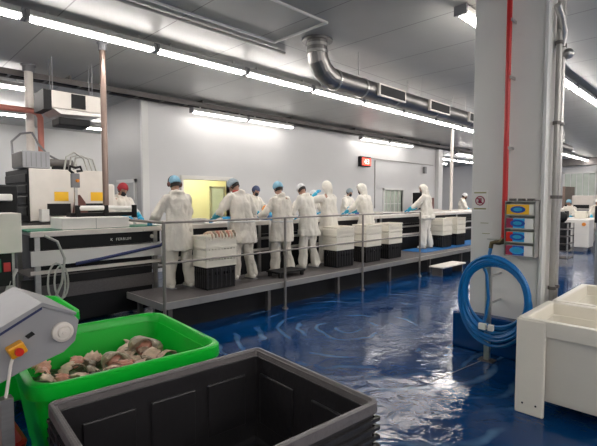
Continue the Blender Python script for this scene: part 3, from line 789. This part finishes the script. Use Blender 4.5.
# fillet machine behind
t = tag(empty('skinning_machine',(1.78,7.35,0)),'large white hooded machine with black louvred side at left','machine')
B(0,1.1,0,1.33,1.42,2.2).build('hood','paint',t,bevel=.012)
B(-.02,1.1,.0,1.33,.0,1.4).build('lower_body','dsteel',t)
for i in range(4):
    B(-.035,-.001,.04,1.31,1.50+i*.165,1.63+i*.165).build('louvre','blackp',t,bevel=.01)
B(-.02,-.001,0,1.33,1.42,2.2).build('side_frame','black',t)
B(1.1,1.3,.1,.55,1.5,2.0).build('side_cover','paint',t,bevel=.04)
for x in (.33,.86): 
    B(x,x+.2,-.004,-.0,1.72,1.86).build('yellow_sticker','yellow',t)
    B(x-.1,x+.22,-.03,-.0,1.50,1.68).build('window','blackp',t)
mb = MB(); mb.prism([(.55,1.42),(.60,1.72),(.66,1.82),(.74,1.70),(.80,1.42)],'y',-.12,-.03); mb.build('feed_chute','muff',t,bevel=.01)
B(.1,.2,-.2,-.05,1.42,1.6).build('feed_guide','white',t)
t = tag(empty('switch_box',(2.22,6.95,1.86)),'small grey switch box with orange button on a stalk','switch box')
B(.02,.13,0,.08,.06,.27).build('casing','grey',t,bevel=.008); MB().lathe((.09,0,.16),(0,-1,0),[(0,.024),(.03,.024),(.035,.02)]).build('button','orange',t,smooth=True)
B(.06,.1,.02,.06,-.5,.06).build('stalk','steel',t)
MB().tube([(.05,.03,.27),(-.01,.0,.31),(.0,0,.37),(.07,0,.35),(.14,0,.37),(.16,0,.31),(.09,0,.30)],.02,8).build('cable_coil','black',t,smooth=True)
t = tag(empty('control_cabinet',(1.72,7.4,2.19)),'grey metal cabinet with dark door on top of the hooded machine','cabinet')
B(0,.36,.0,.6,.02,.27).build('body','cloudy',t,bevel=.006); B(-.016,0,.03,.57,.04,.25).build('door','dsteel',t)
mb = MB()
for i in range(5): mb.box(.04+i*.065,.05+i*.065,-.003,0,.04,.25)
mb.build('vent_slot','grey',t)
t = tag(empty('drive_motor',(2.12,7.6,2.262)),'dark cylindrical motor beside the grey cabinet','motor')
MB().tube([(0,0,.05),(.34,0,.05)],.06,16).build('body','dsteel',t,smooth=True); B(.05,.3,-.05,.05,-.06,.0).build('foot','black',t); MB().tube([(.34,0,.05),(.4,0,.05)],.04,12).build('end_cap','steel',t)
t = tag(empty('hose_bundle',(2.3,7.5,2.15)),'pale hoses arching over the white machine','hose')
for k in range(3):
    MB().tube([(.0+.08*k,.0+.03*k,.03),(.04+.08*k,.03*k,.26),(.16+.08*k,.03*k,.34-.03*k),(.30+.08*k,.03*k,.25),(.36+.08*k,.03*k,.05)],.014,8).build('hose','hose',t,smooth=True)
t = tag(empty('cable_drop',(2.0,9.0,2.2)),'dark cables looping from the pale pole to the grey cabinet','cable')
MB().tube([(.2,-.12,.72),(.0,-.3,.66),(-.2,-.6,.48),(-.25,-.9,.2),(-.28,-1.2,.1)],.018,8).build('cable','grey',t,smooth=True)
MB().tube([(.22,-.12,.72),(.24,-.4,.5),(.3,-.7,.3),(.42,-1.2,.12)],.018,8).build('cable','grey',t,smooth=True)

# white cabinet at left edge, with the stand and electrics below
t = tag(empty('white_cabinet',(.72,5.2,0)),'white boxy cabinet cut off by the left edge of the picture','cabinet')
B(-.2,.46,0,.4,1.2,1.605).build('body','paint',t,bevel=.01)
B(-.12,.38,.08,.34,.86,1.195).build('electrics_tray','blackp',t)
for i,(m_,x) in enumerate((('redbtn',.13),('greenbelt',.22),('greenbelt',.05),('redcol',.3))):
    B(x,x+.06,.05,.079,.96+.05*(i%2),1.1+.04*(i%3)).build('terminal',m_,t)
for k in range(2): MB().tube([(.12+.09*k,.06,.92),(.11+.09*k,.05,.6),(.1+.08*k,.06,.05)],.018,8).build('drain_hose','hose',t,smooth=True)
MB().tube([(.44,.2,1.0),(.36,.1,.9),(.28,.1,.6),(.22,.1,.05)],.022,8).build('drain_hose','hose',t,smooth=True)
mb = MB(); mb.box(-.18,-.13,.05,.1,0,1.2); mb.box(.4,.45,.3,.35,0,1.2); mb.box(-.18,-.13,.3,.35,0,1.2); mb.build('leg','steel',t)
t = tag(empty('dark_hood',(1.1,6.3,1.2)),'dark machine part at the left edge with a pale guide','machine part')
B(-.1,.5,.9,1.6,-.0,.75).build('casing','blackp',t,bevel=.03)
B(0,.42,.82,.89,.52,.62).build('guide','white',t,bevel=.02); B(-.05,.45,.95,1.5,-1.2,-.0).build('pedestal','dsteel',t)

# ------------------------------------------------------------------ crates
def make_crate(name, mat, w, d, h, slots=True):
    r = empty(name)
    t_ = .012; mb = MB()
    mb.box(0,w,0,d,0,.012)
    for k in range(2):   # long sides
        y = 0 if k == 0 else d-t_
        if slots:
            mb.box(0,w,y,y+t_,.012,h*.62); mb.box(0,w,y,y+t_,h*.76,h)
            n = 9
            for i in range(n+1): mb.box(i*(w-.03)/n, i*(w-.03)/n+.03, y, y+t_, h*.62, h*.76)
        else: mb.box(0,w,y,y+t_,.012,h)
    for k in range(2):
        x = 0 if k == 0 else w-t_
        if slots:
            mb.box(x,x+t_,t_,d-t_,.012,h*.62); mb.box(x,x+t_,t_,d-t_,h*.76,h)
            n = 6
            for i in range(1,n): mb.box(x,x+t_, i*d/n-.01, i*d/n+.02, h*.62, h*.76)
        else: mb.box(x,x+t_,t_,d-t_,.012,h)
    mb.build('body', mat, r)
    mb = MB(); e = .009
    mb.box(-e,w+e,-e,0,h-.022,h); mb.box(-e,w+e,d,d+e,h-.022,h); mb.box(-e,0,0,d,h-.022,h); mb.box(w,w+e,0,d,h-.022,h); mb.build('rim', mat, r, bevel=.003)
    if mat == 'black':
        mb = MB()
        for i in range(7): mb.box(i*(w-.02)/6, i*(w-.02)/6+.02, -.006, -.0005, .02, h-.03); mb.box(-.006,-.0005,i*(d-.02)/6,i*(d-.02)/6+.02,.02,h-.03)
        mb.build('ribs', 'bin', r)
    return r
cw = make_crate('white_crate','cream',.54,.36,.152); cb = make_crate('black_crate','black',.50,.33,.33)
firstw, firstb = [True], [True]
def stack(x, y, z, n, where, s=1.):
    o = cb if firstb[0] else copy_tree(cb); firstb[0] = False
    o.location = (x+.02,y+.015,z); tag(o, 'black crate at the bottom of the '+where, 'crate', 'black base crates')
    for k in range(n):
        o = cw if firstw[0] else copy_tree(cw); firstw[0] = False
        o.location = (x,y,z+.331+k*.153)
        pos = 'topmost' if k == n-1 else ('lowest' if k == 0 else 'middle')
        tag(o, pos+' white crate of the '+where, 'crate', 'white crates stacked on the walkway')
stack(3.52,5.40,.421,3,'stack beside the ear-muffed worker')
stack(6.47,5.43,.421,3,'stack in front of the worker lifting an arm')
stack(7.42,5.43,.421,3,'stack before the masked worker mid-walkway')
stack(8.25,5.43,.421,3,'stack just right of the third rail post')
stack(11.15,5.63,.431,3,'left stack on the blue mat')
stack(12.0,5.63,.431,3,'right stack on the blue mat')
t = tag(empty('footstool',(4.93,5.36,.421)),'low dark footstool on the walkway below the worker by the second post','footstool')
B(0,.6,0,.36,.07,.10).build('top','blackp',t); 
for x in (.02,.53):
    for y in (.02,.29): B(x,x+.05,y,y+.05,0,.07).build('leg','black',t)
# drooping pieces on the first stack
for i in range(8):
    x = 3.59+i*.058; 
    pts = [(x+hr.uniform(-.01,.01),5.56,1.235),(x,5.47,1.262),(x+.01,5.395,1.268),(x+.012,5.365,1.235),(x+.014,5.36,1.19-.02*hr.random())]
    o = MB().tube(pts,[.012,.018,.02,.017,.008],8).build('squid_arm',('fish','fish2','fish3')[i%3],None,smooth=True)
    tag(o,'pale brown fish strip hanging over the edge of the top crate','fish strip','fish strips on the first crate stack')

# ------------------------------------------------------------------ goods on the line
def tray(x, y, mat, label, z=1.346):
    t = tag(empty('food_tray',(x,y,z)),label,'tray')
    shell(.22,.15,.03,[(0,.03),(.07,0),(.075,-.008)],[(.075,.01),(.015,.03),(.012,.06)],0).build('body',mat,t,smooth=True)
    for k in range(3): MB().capsule((-.1+.08*k,-.05,.045),(-.06+.08*k,.07,.05),.028,.018,8,.6).build('contents',('fish','fish3')[k%2],t,smooth=True)
tray(3.95,6.5,'white','white tray of fish between the first two workers')
tray(4.95,6.6,'lightblue','blue tray of fish on the belt beside the second worker')
tray(5.75,6.55,'bluemat','deep blue tray on the belt between the third and fourth workers')
tray(7.45,6.5,'white','white tray on the belt beside the arm-lifting worker')
tray(8.9,6.6,'blueprint','dark blue tray on the belt right of the masked worker')
tray(9.6,6.5,'white','white tray left of the last hooded worker')
for i in range(26):
    x = 3.5+i*.31; 
    if abs((x-3.95))<.3 or abs(x-4.95)<.3 or abs(x-5.75)<.3 or abs(x-7.45)<.3 or abs(x-8.9)<.3 or abs(x-9.6)<.3: continue
    o = MB().capsule((0,0,.02),(.1,.05,.02),.035,.02,8,.55).build('fish_fillet',('fish','fish3','fish2')[i%3],None,smooth=True)
    o.location = (x,6.45+.25*hr.random(),1.346); o.rotation_euler.z = hr.uniform(0,3)
    tag(o,'small fish fillet lying on the white belt of the line','fillet','fillets on the conveyor belt')
# dark equipment near window, cartons in the far bay
t = tag(empty('wrapping_machine',(15.4,8.6,0)),'dark machine with screens beyond the masked workers near the wall','machine')
B(0,1.0,0,.6,.0,1.35).build('base','steel',t); B(.05,.5,.05,.5,1.35,2.0).build('tower','blackp',t,bevel=.02); B(.6,.95,.05,.5,1.35,1.8).build('control_box','muff',t,bevel=.02)
B(.0,1.0,-.25,-.0,1.3,1.36).build('shelf','paint',t)
for i,(y,h,m_,l) in enumerate(((7.6,.30,'orangebox','salmon carton, lower left of the pile beside the pillar'),(7.2,.32,'tape','tan carton in the middle of the pile beside the pillar'),(6.8,.3,'orangebox','reddish carton nearest the pillar in the pile'))):
    t = tag(empty('carton',(18.3,y,1.35)),l,'carton','cartons in the far bay')
    B(-.2,.2,-.19,.19,0,h+.15).build('box',m_,t); B(-.202,-.2001,-.03,.03,.0,h+.15).build('tape_strip','paper',t)
t = tag(empty('packing_table',(18.0,6.4,0)),'steel table carrying cartons in the distance left of the pillar','table')
B(-.5,.9,-.3,1.6,1.3,1.349).build('top','paint',t)
for x in (-.45,.8):
    for y in (-.25,1.5): B(x,x+.06,y,y+.06,0,1.3).build('leg','steel',t)

# ------------------------------------------------------------------ right-hand background
t = tag(empty('white_bulk_box',(17.2,3.55,0)),'white box container on legs with an orange spot, right of the pillar','container')
B(0,.7,-.05,.75,.12,1.05).build('body','white',t,bevel=.02)
MB().lathe((0,.1,.9),(-1,0,0),[(0,.06),(.03,.06)]).build('orange_plug','orange',t)
mb = MB()
for i in range(1,4): mb.box(-.01,0,-.03,.73,.12+i*.22,.13+i*.22)
mb.build('ribs','trim',t)
for x in (.05,.55):
    for y in (0,.6): B(x,x+.1,y,y+.1,0,.12).build('foot','grey',t)
t = tag(empty('dark_trolley',(13.2,3.15,0)),'dark slatted trolley standing just right of the pillar','trolley')
B(0,.6,0,.75,.15,.18).build('base','dsteel',t)
for i in range(4): B(0,.6,0,.75,.35+i*.2,.37+i*.2).build('shelf','dsteel',t)
for x in (0,.57):
    for y in (0,.72): B(x,x+.03,y,y+.03,.05,1.1).build('upright','steel',t)
for i in range(4):
    o = B(0,.5,0,.6,0,.14).build('black_box','black',None,bevel=.01); o.location = (13.25,3.22,.371+i*.2)
    tag(o, ['bottom','second from bottom','third from bottom','top'][i]+' black box on the dark slatted trolley','box','black boxes on the trolley')
o = MB().ball((13.5,3.4,1.26),.17,.15,.16).build('dark_sack','black',smooth=True); tag(o,'rounded dark bag on top of the slatted trolley','bag')
t = tag(empty('work_table',(18.3,3.3,0)),'long white work table in the background right of the pillar','table')
B(0,1.2,0,2.2,.98,1.05).build('top','paint',t,bevel=.01); B(.1,1.1,.1,2.1,.5,.53).build('shelf','steel',t)
for x in (.05,1.05):
    for y in (.05,2.05): B(x,x+.07,y,y+.07,0,.98).build('leg','steel',t)
for i,(x,y,m_,l) in enumerate(((18.6,3.9,'cream','cream box on the white work table behind the container'),(18.5,4.5,'black','black box on the white work table behind the container'),(18.7,5.0,'tape','brown box at the far end of the white work table'))):
    tag(B(x,x+.4,y,y+.35,1.051,1.3).build('storage_box',m_,bevel=.01),l,'box')
t = tag(empty('packing_machine',(22,4.2,0)),'grey packing machine far back beneath the glazed strip','machine')
B(0,1.4,0,1.6,0,1.3).build('body','cloudy',t,bevel=.02); B(.2,1.0,.2,1.0,1.3,1.9).build('head','paint',t,bevel=.02); B(-.05,0,.3,1.3,1.35,1.5).build('panel','black',t)
mb = MB(); mb.box(-.1,1.5,1.2,1.3,1.3,2.3); mb.build('frame','copper',t)
t = tag(empty('work_table',(24.5,5.2,0)),'pale table with clutter far behind the pillar at right','table')
B(0,1.6,0,1.3,1.0,1.06).build('top','white',t)
for x in (.05,1.5):
    for y in (.05,1.2): B(x,x+.06,y,y+.06,0,1.0).build('leg','steel',t)
for i,(x,y,m_,l) in enumerate(((24.7,5.4,'paper','white box on the far pale table, left one'),(24.8,5.9,'maroon','dark red box on the far pale table'),(25.3,5.5,'lightblue','light blue box on the far pale table'))):
    tag(B(x,x+.3,y,y+.3,1.061,1.3).build('storage_box',m_,bevel=.01),l,'box')
t = tag(empty('barrier_post',(9.9,1.86,0)),'dark upright post at the right edge behind the white bins','post')
MB().tube([(0,0,.01),(0,0,1.45)],.045,12).build('post','grey',t,smooth=True); B(-.08,.08,-.08,.08,0,.012).build('foot','dsteel',t); B(-.07,.07,-.06,.06,1.3,1.62).build('head','blackp',t,bevel=.01)
t = tag(empty('door_column',(29.6,3.0,0)),'dark upright column in front of the glazed end wall','column')
B(0,.3,-.15,.15,0,3.7).build('shaft','muff',t)
t = tag(empty('yellow_column',(29.6,4.35,0)),'dark green upright beam in front of the glazed end wall','column')
B(0,.2,-.1,.1,0,3.7).build('shaft','greenbelt',t)

# ------------------------------------------------------------------ people
def person(label, x, y, z, rz, h=1.68, lean=.16, hands=((-.20,.42,1.02),(.20,.42,1.02)), hp=.45, yaw=0., hem=.58,
           cap='netblue', hood=False, mask=None, coat='coat', collar=None, apron=False, muffs=False, sleeves=True, stance=.1, detail=True, capback=None):
    s = h/1.72
    t = tag(empty('person',(x,y,z),rz), label, 'person', None)
    pel = V((0,-.02,.93)); sd = V((0,math.sin(lean),math.cos(lean)))
    nb = pel + sd*.52; ch = pel+sd*.36; sh = [nb - sd*.055 + V((sx*.175,0,0)) for sx in (-1,1)]
    hd = V((math.sin(yaw)*math.sin(hp), math.cos(yaw)*math.sin(hp), math.cos(hp)))
    hc_ = nb + V((0,math.sin(lean*1.3),math.cos(lean*1.3)))*.075 + hd*.10
    fw = V((math.sin(yaw)*math.cos(hp), math.cos(yaw)*math.cos(hp), -math.sin(hp))); rt = fw.cross(hd)
    # arms
    arms = []
    for k, sx in enumerate((-1,1)):
        S = sh[k]; H = V(hands[k]); D = H-S; L1, L2 = .29, .27; d_ = min(D.length, L1+L2-.005); D = D.normalized()
        H = S+D*d_; aa = (L1*L1-L2*L2+d_*d_)/(2*d_); hh = math.sqrt(max(L1*L1-aa*aa, 0))
        pole_ = V((sx*.75,-.35,-.7)); pole_ = (pole_-D*pole_.dot(D)).normalized()
        E_ = S+D*aa+pole_*hh; arms.append((S,E_,H))
    hips = [V((sx*.09,-.02,.90)) for sx in (-1,1)]
    feet = []
    for k, sx in enumerate((-1,1)):
        fy = .06 if (k == 0) else -.05
        feet.append((hips[k], V((sx*(.09+stance*.3),fy*.5+.03,.49)), V((sx*(.09+stance*.5),fy-.02,.09))))
    def head_frame(p): return hc_ + rt*p[0] + fw*p[1] + hd*p[2]
    Rm = Matrix((rt, fw, hd)).transposed().to_4x4(); Rm.translation = hc_
    # ---- body: one continuous surface
    mb = MB()
    mb.capsule(pel, ch, .135, .15, sq=.68); mb.capsule(ch, nb-sd*.05, .15, .12, sq=.62); mb.capsule(sh[0], sh[1], .06,.06)
    mb.capsule(nb-sd*.03, hc_-hd*.06, .055,.055)
    hb = MB(); hb.ball((0,.0,.02),.076,.095,.108,18,12); hb.ball((0,.03,-.045),.055,.065,.06); hb.capsule((0,.095,.02),(0,.112,-.012),.010,.015,8)
    for sx in (-1,1): hb.ball((sx*.077,-.005,.0),.012,.022,.032,8,6)
    hb.ball((0,.088,-.052),.022,.012,.01,8,6); hb.xform(Rm)
    tmp = bpy.data.meshes.new('t'); hb.b.to_mesh(tmp); hb.b.free(); mb.b.from_mesh(tmp); bpy.data.meshes.remove(tmp)
    for S,E_,H in arms: mb.capsule(S,E_,.048,.038); mb.capsule(E_,H,.038,.026)
    for a_,k_,f_ in feet: mb.capsule(a_,k_,.085,.055); mb.capsule(k_,f_,.055,.038)
    body = mb.build('body','skin',t); remesh(body, .014, 2)
    eyes = MB()
    for sx in (-1,1): eyes.ball((sx*.03,.083,.02),.010,.008,.008,8,6)
    eyes.xform(Rm).build('eyes','black',body,smooth=True)
    # ---- trousers
    mb = MB(); mb.capsule(pel+V((0,0,-.02)), pel+V((0,0,.1)), .15,.145, sq=.75)
    for a_,k_,f_ in feet: mb.capsule(a_,k_,.115,.098); mb.capsule(k_,f_+V((0,0,.02)),.098,.088)
    tr = mb.build('trousers','trous' if coat == 'coat' else coat,t); remesh(tr,.018,1,.028)
    # ---- boots
    for a_,k_,f_ in feet:
        mb = MB(); mb.capsule(f_+V((0,-.01,.06)), f_+V((0,-.01,-.03)),.052,.05); mb.capsule(f_+V((0,-.03,-.045)), f_+V((0,.13,-.055)),.045,.038,sq=.9,side=(1,0,0))
        o = mb.build('boot','boot',t); remesh(o,.014,1)
        bb = MB().box(f_.x-.048,f_.x+.048,f_.y-.08,f_.y+.165,.0,.018).build('sole','grey',o)
    # ---- coat
    mb = MB(); rg = []
    ph = random.uniform(0,6)
    lv = [(0,.0)] 
    prof = [(hem,.262,.205),(hem+.1,.255,.20),(.80,.238,.185),(.93,.222,.165)]
    for zz, rx, ry in prof:
        c = V((0,-.0,zz)); f_ = max(0,(.95-zz))*.13
        rg.append([c+V((rx*math.cos(q)*(1+f_*math.sin(7*q+ph)), ry*math.sin(q)*(1+f_*math.sin(7*q+ph+.5)), 0)) for q in [2*PI*k/40 for k in range(40)]])
    for tt, rx, ry in ((.10,.212,.15),(.22,.212,.15),(.34,.218,.152),(.44,.205,.14),(.50,.15,.11),(.545,.085,.08)):
        c = pel+sd*tt; u = V((1,0,0)); w_ = V((0,sd.z,-sd.y))
        rg.append([c+u*rx*math.cos(q)+w_*ry*math.sin(q) for q in [2*PI*k/40 for k in range(40)]])
    mb.rings(rg); mb.capsule(sh[0]-V((0,0,.012)), sh[1]-V((0,0,.012)),.068,.068)
    for S,E_,H in arms: 
        mb.capsule(S,E_,.084,.074); 
        mb.capsule(E_,E_.lerp(H,.35 if sleeves else .84),.074,.06)
    if hood: mb.capsule(nb-sd*.02, hc_-hd*.07-fw*.02,.085,.085)
    else: mb.tube([nb+sd*.03+V((.078*math.cos(q),.07*math.sin(q)-.018,.012*math.sin(-q))) for q in [2*PI*k/14 for k in range(14)]],.042,8,closed=True)
    ct = mb.build('coat' if hem < .8 else 'jacket', coat, t); remesh(ct,.015,2,.030)
    if collar: MB().tube([nb+sd*.055+V((.062*math.cos(q),.062*math.sin(q)+.01,.0)) for q in [2*PI*k/14 for k in range(14)]],.022,8,closed=True).build('collar',collar,t,smooth=True)
    # ---- sleeves and gloves
    for k,(S,E_,H) in enumerate(arms):
        d_ = (H-E_).normalized()
        if sleeves: MB().capsule(E_.lerp(H,.30), E_.lerp(H,.88),.062,.046,12).build('plastic_sleeve','sleeve',t,smooth=True)
        up = V((0,0,1)); side = d_.cross(up)
        side = side.normalized() if side.length > .1 else V((1,0,0)); nrm = side.cross(d_)
        mb = MB(); palm = H+d_*.05
        mb.capsule(H-d_*.03, H+d_*.01,.034,.03,10,.8,side=side); mb.capsule(H+d_*.01, H+d_*.075,.036,.04,10,.45,side=side)
        for j,L_ in enumerate((.062,.075,.07,.055)):
            b0 = H+d_*.085+side*(-.03+.02*j); b1 = b0+d_*L_*.5-nrm*.008; b2 = b1+d_*L_*.4-nrm*.025
            mb.capsule(b0,b1,.0105,.0095,8); mb.capsule(b1,b2,.0095,.008,8)
        sg = -1 if k else 1
        t0 = H+d_*.03+side*(.032*sg); t1 = t0+d_*.035+side*(.028*sg)-nrm*.012; mb.capsule(t0,t1,.013,.011,8); mb.capsule(t1,t1+d_*.03-nrm*.01,.011,.009,8)
        mb.build('glove','glove',t,smooth=True)
    # ---- head covering
    def cap_mesh(rx,ry,rz,zmin,zc=.02,face=None):
        mb = MB(); rg = []; n=24; m=12
        for j in range(m+1):
            a_ = math.asin(max(-1,zmin)) + (PI/2-.02-math.asin(max(-1,zmin)))*j/m
            rg.append([V((rx*math.cos(a_)*math.cos(2*PI*k/n), ry*math.cos(a_)*math.sin(2*PI*k/n)-.004, zc+rz*math.sin(a_))) for k in range(n)])
        mb.rings(rg, caps=False); mb.b.faces.new([v for v in mb.b.verts][-n:])
        if face:
            kill = [f for f in mb.b.faces if f.calc_center_median().y > face[0] and f.calc_center_median().z < face[1] and abs(f.calc_center_median().x) < face[2]]
            bmesh.ops.delete(mb.b, geom=kill, context='FACES')
        mb.xform(Rm); return mb
    if hood:
        o = cap_mesh(.10,.118,.13,-.93,0.01,(.012,.088,.095)).build('hood',coat,t,smooth=True)
        sl = o.modifiers.new('s','SOLIDIFY'); sl.thickness = .012; sl.offset = 1
        if cap:
            o = cap_mesh(.086,.105,.118,.10,.02,(.06,.03,.06)).build('hairnet',cap,t,smooth=True); o.modifiers.new('s','SOLIDIFY').thickness = -.006
    else:
        o = cap_mesh(.090,.110,.122,-.15,.02,(.055,.055,.085)).build('cap' if cap in('capred',) else 'hairnet',cap,t,smooth=True); sl = o.modifiers.new('s','SOLIDIFY'); sl.thickness = .006; sl.offset = 1
        o = cap_mesh(.081,.100,.112,-.62,.02,(.02,.06,.085)).build('hair','hair',t,smooth=True); sl = o.modifiers.new('s','SOLIDIFY'); sl.thickness = .005; sl.offset = 1
    if mask:
        mb = MB(); rg = []
        for j in range(5):
            zz = .0-.022*j
            rg.append([V((.066*(1-.03*j)*math.sin(q), .02+(.095-.004*abs(j-2))*math.cos(q), zz)) for q in [(-1.1+2.2*k/10) for k in range(11)]])
        mb.rings(rg, closed=False); o = mb.xform(Rm).build('face_mask',mask,t,smooth=True); sl = o.modifiers.new('s','SOLIDIFY'); sl.thickness=.005; sl.offset=1
    if muffs:
        for sx in (-1,1): MB().ball((sx*.098,-.005,.0),.025,.038,.042).xform(Rm).build('ear_muff','muff',t,smooth=True)
        MB().tube([V((.105*math.cos(q*PI/12),-.005,.01+.135*math.sin(q*PI/12))) for q in range(13)],.008,6).xform(Rm).build('headband','black',t,smooth=True)
    if apron:
        # waist tie across the back and apron panel down the front
        mb = MB(); mb.rings([[V((.235*math.cos(q), .178*math.sin(q), zz)) for q in [2*PI*k/30 for k in range(30)]] for zz in (.97,1.0)], caps=False); o = mb.build('apron_tie','apron',t,smooth=True)
        o.modifiers.new('s','SOLIDIFY').thickness = .008
        mb = MB(); mb.rings([[V((.275*math.sin(q), .225*math.cos(q), zz)) for q in [-1.2+2.4*k/12 for k in range(13)]] for zz in (.42,.6,.8,.98)], closed=False)
        o = mb.build('apron','apron',t,smooth=True); o.modifiers.new('s','SOLIDIFY').thickness = .006
    t.scale = (s,s,s)
    return t
Z = .421
person('worker nearest the left rail post from behind in long white coat and ear muffs',3.37,5.88,Z,.12,1.65,.16,((-.22,.40,1.05),(.24,.42,1.08)),.35,.2,.60,'netblue',muffs=True,sleeves=False)
person('worker in white coat with red collar and grey hairnet between crates and second rail post',4.48,5.78,Z,.05,1.68,.26,((-.28,.42,1.04),(.30,.36,1.06)),.75,-.3,.62,'netgrey',collar='redcol',apron=True)
person('worker seen from behind with dark hair and blue cap by the second rail post',5.42,5.84,Z,0,1.62,.16,((-.22,.36,1.08),(.20,.36,1.06)),.35,0,.60,'netblue',sleeves=False,apron=True)
person('worker leaning forward with white hairnet, right of the second rail post',6.12,5.84,Z,.15,1.64,.24,((-.18,.44,1.05),(.22,.40,1.02)),.8,.3,.66,'netwhite',coat='coat2',sleeves=True)
person('hooded worker lifting a turquoise sleeved arm to the face behind a crate stack',6.86,5.98,Z,.1,1.66,.08,((-.10,.26,1.50),(.22,.36,1.08)),.3,.2,.66,'netwhite',hood=True,coat='coat2')
person('hooded worker in white with black mask behind the middle crate stack',8.16,5.98,Z,.12,1.66,.16,((-.22,.44,1.06),(.12,.46,1.05)),.55,.0,.50,None,hood=True,mask='maskblack',coat='coat2')
person('last worker on the walkway in white hooded coverall with black mask',10.75,5.90,Z+.01,.25,1.68,.12,((-.14,.46,1.06),(.14,.46,1.05)),.5,.0,.82,None,hood=True,mask='maskblack',coat='coat2')
# the far side of the line, on their own deck
t = tag(empty('raised_walkway',(2.6,7.3,0)),'grey walkway behind the processing line for the far row of workers','walkway')
B(.5,12.2,.75,1.45,.385,.42).build('deck','grate',t); 
for i in range(7):
    for y in (.8,1.35): B(.6+i*1.9,.66+i*1.9,y,y+.05,0,.385).build('leg','dsteel',t)
FY = 8.28
def far(label, u, cap, **k):
    # u: (x, height, lean)
    return person(label, u[0], FY, Z, PI+u[2], u[1], .14, k.pop('hands',((-.20,.42,1.04),(.20,.42,1.06))), k.pop('hp',.45), 0, .7, cap, **k)
person('worker in white with dark red cap behind the left conveyor',3.42,8.1,Z-.02,PI+.3,1.62,.1,((-.20,.34,1.08),(.16,.34,1.10)),.5,.0,.7,'capred',mask='maskblack')
far('far row worker with navy hairnet between the second and third front workers',(6.72,1.62,.1),'netnavy',mask='maskblack')
far('far row worker with patterned cap glimpsed behind the leaning worker',(8.75,1.55,.0),'netwhite',mask='maskblack')
far('far row worker with black mask right of the arm-lifting worker',(10.3,1.62,.1),'netgrey',mask='maskblack',coat='coat2')
person('distant worker in white with turquoise sleeves beside the cartons left of the pillar',16.9,7.75,0.3,PI+.4,1.66,.1,((-.22,.36,1.0),(.14,.38,1.0)),.5,0,.7,'netwhite',mask='maskblack',coat='coat2')
person('distant person in white overalls just right of the pillar',16.9,4.42,0,-1.2,1.7,.1,((-.2,.36,1.0),(.2,.4,1.0)),.4,0,.6,'netwhite')
person('person in pale white coat at the far right edge, beyond the white container',20.1,3.85,0,1.9,1.72,.1,((-.2,.36,1.0),(.2,.4,1.0)),.4,0,.6,'netwhite')
person('worker in white between the trolley and the white container at right',20.5,4.85,0,1.2,1.7,.12,((-.2,.36,1.0),(.2,.4,1.0)),.4,0,.6,'netblue')
# deck under the distant worker
t = tag(empty('low_platform',(16.9,7.75,0)),'low platform under the distant worker beside the cartons','platform'); B(-.5,.5,-.4,.4,.25,.3).build('deck','grate',t)
for x in (-.45,.4):
    for y in (-.35,.3): B(x,x+.05,y,y+.05,0,.25).build('leg','dsteel',t)
# orange tub on the line by the fourth worker
t = tag(empty('orange_jug',(6.02,7.0,1.346)),'small orange container standing on the line beside the leaning worker','container')
MB().lathe((0,0,0),(0,0,1),[(0,.06),(.01,.07),(.2,.08),(.25,.05),(.27,.03)],16).build('body','orange',t,smooth=True); MB().lathe((0,0,.27),(0,0,1),[(0,.035),(.03,.035)],12).build('cap','white',t)

# ------------------------------------------------------------------ camera, world, view
cam = bpy.data.cameras.new('camera'); co = bpy.data.objects.new('camera', cam); col.objects.link(co)
cam.sensor_width = 36; cam.lens = 440/597*36; cam.clip_start = .05
co.location = (0,0,1.75); co.rotation_euler = (PI/2-math.atan(24/440), 0, -PI/4)
sc = bpy.context.scene; sc.camera = co
w = bpy.data.worlds.new('world'); sc.world = w; w.use_nodes = True
w.node_tree.nodes['Background'].inputs[0].default_value = (.8,.85,.9,1); w.node_tree.nodes['Background'].inputs[1].default_value = .3
sc.view_settings.view_transform = 'Standard'; sc.view_settings.look = 'None'; sc.view_settings.gamma = 1
sc.view_settings.exposure = 1.45
sc.cycles.max_bounces = 8; sc.cycles.diffuse_bounces = 4; sc.cycles.glossy_bounces = 4
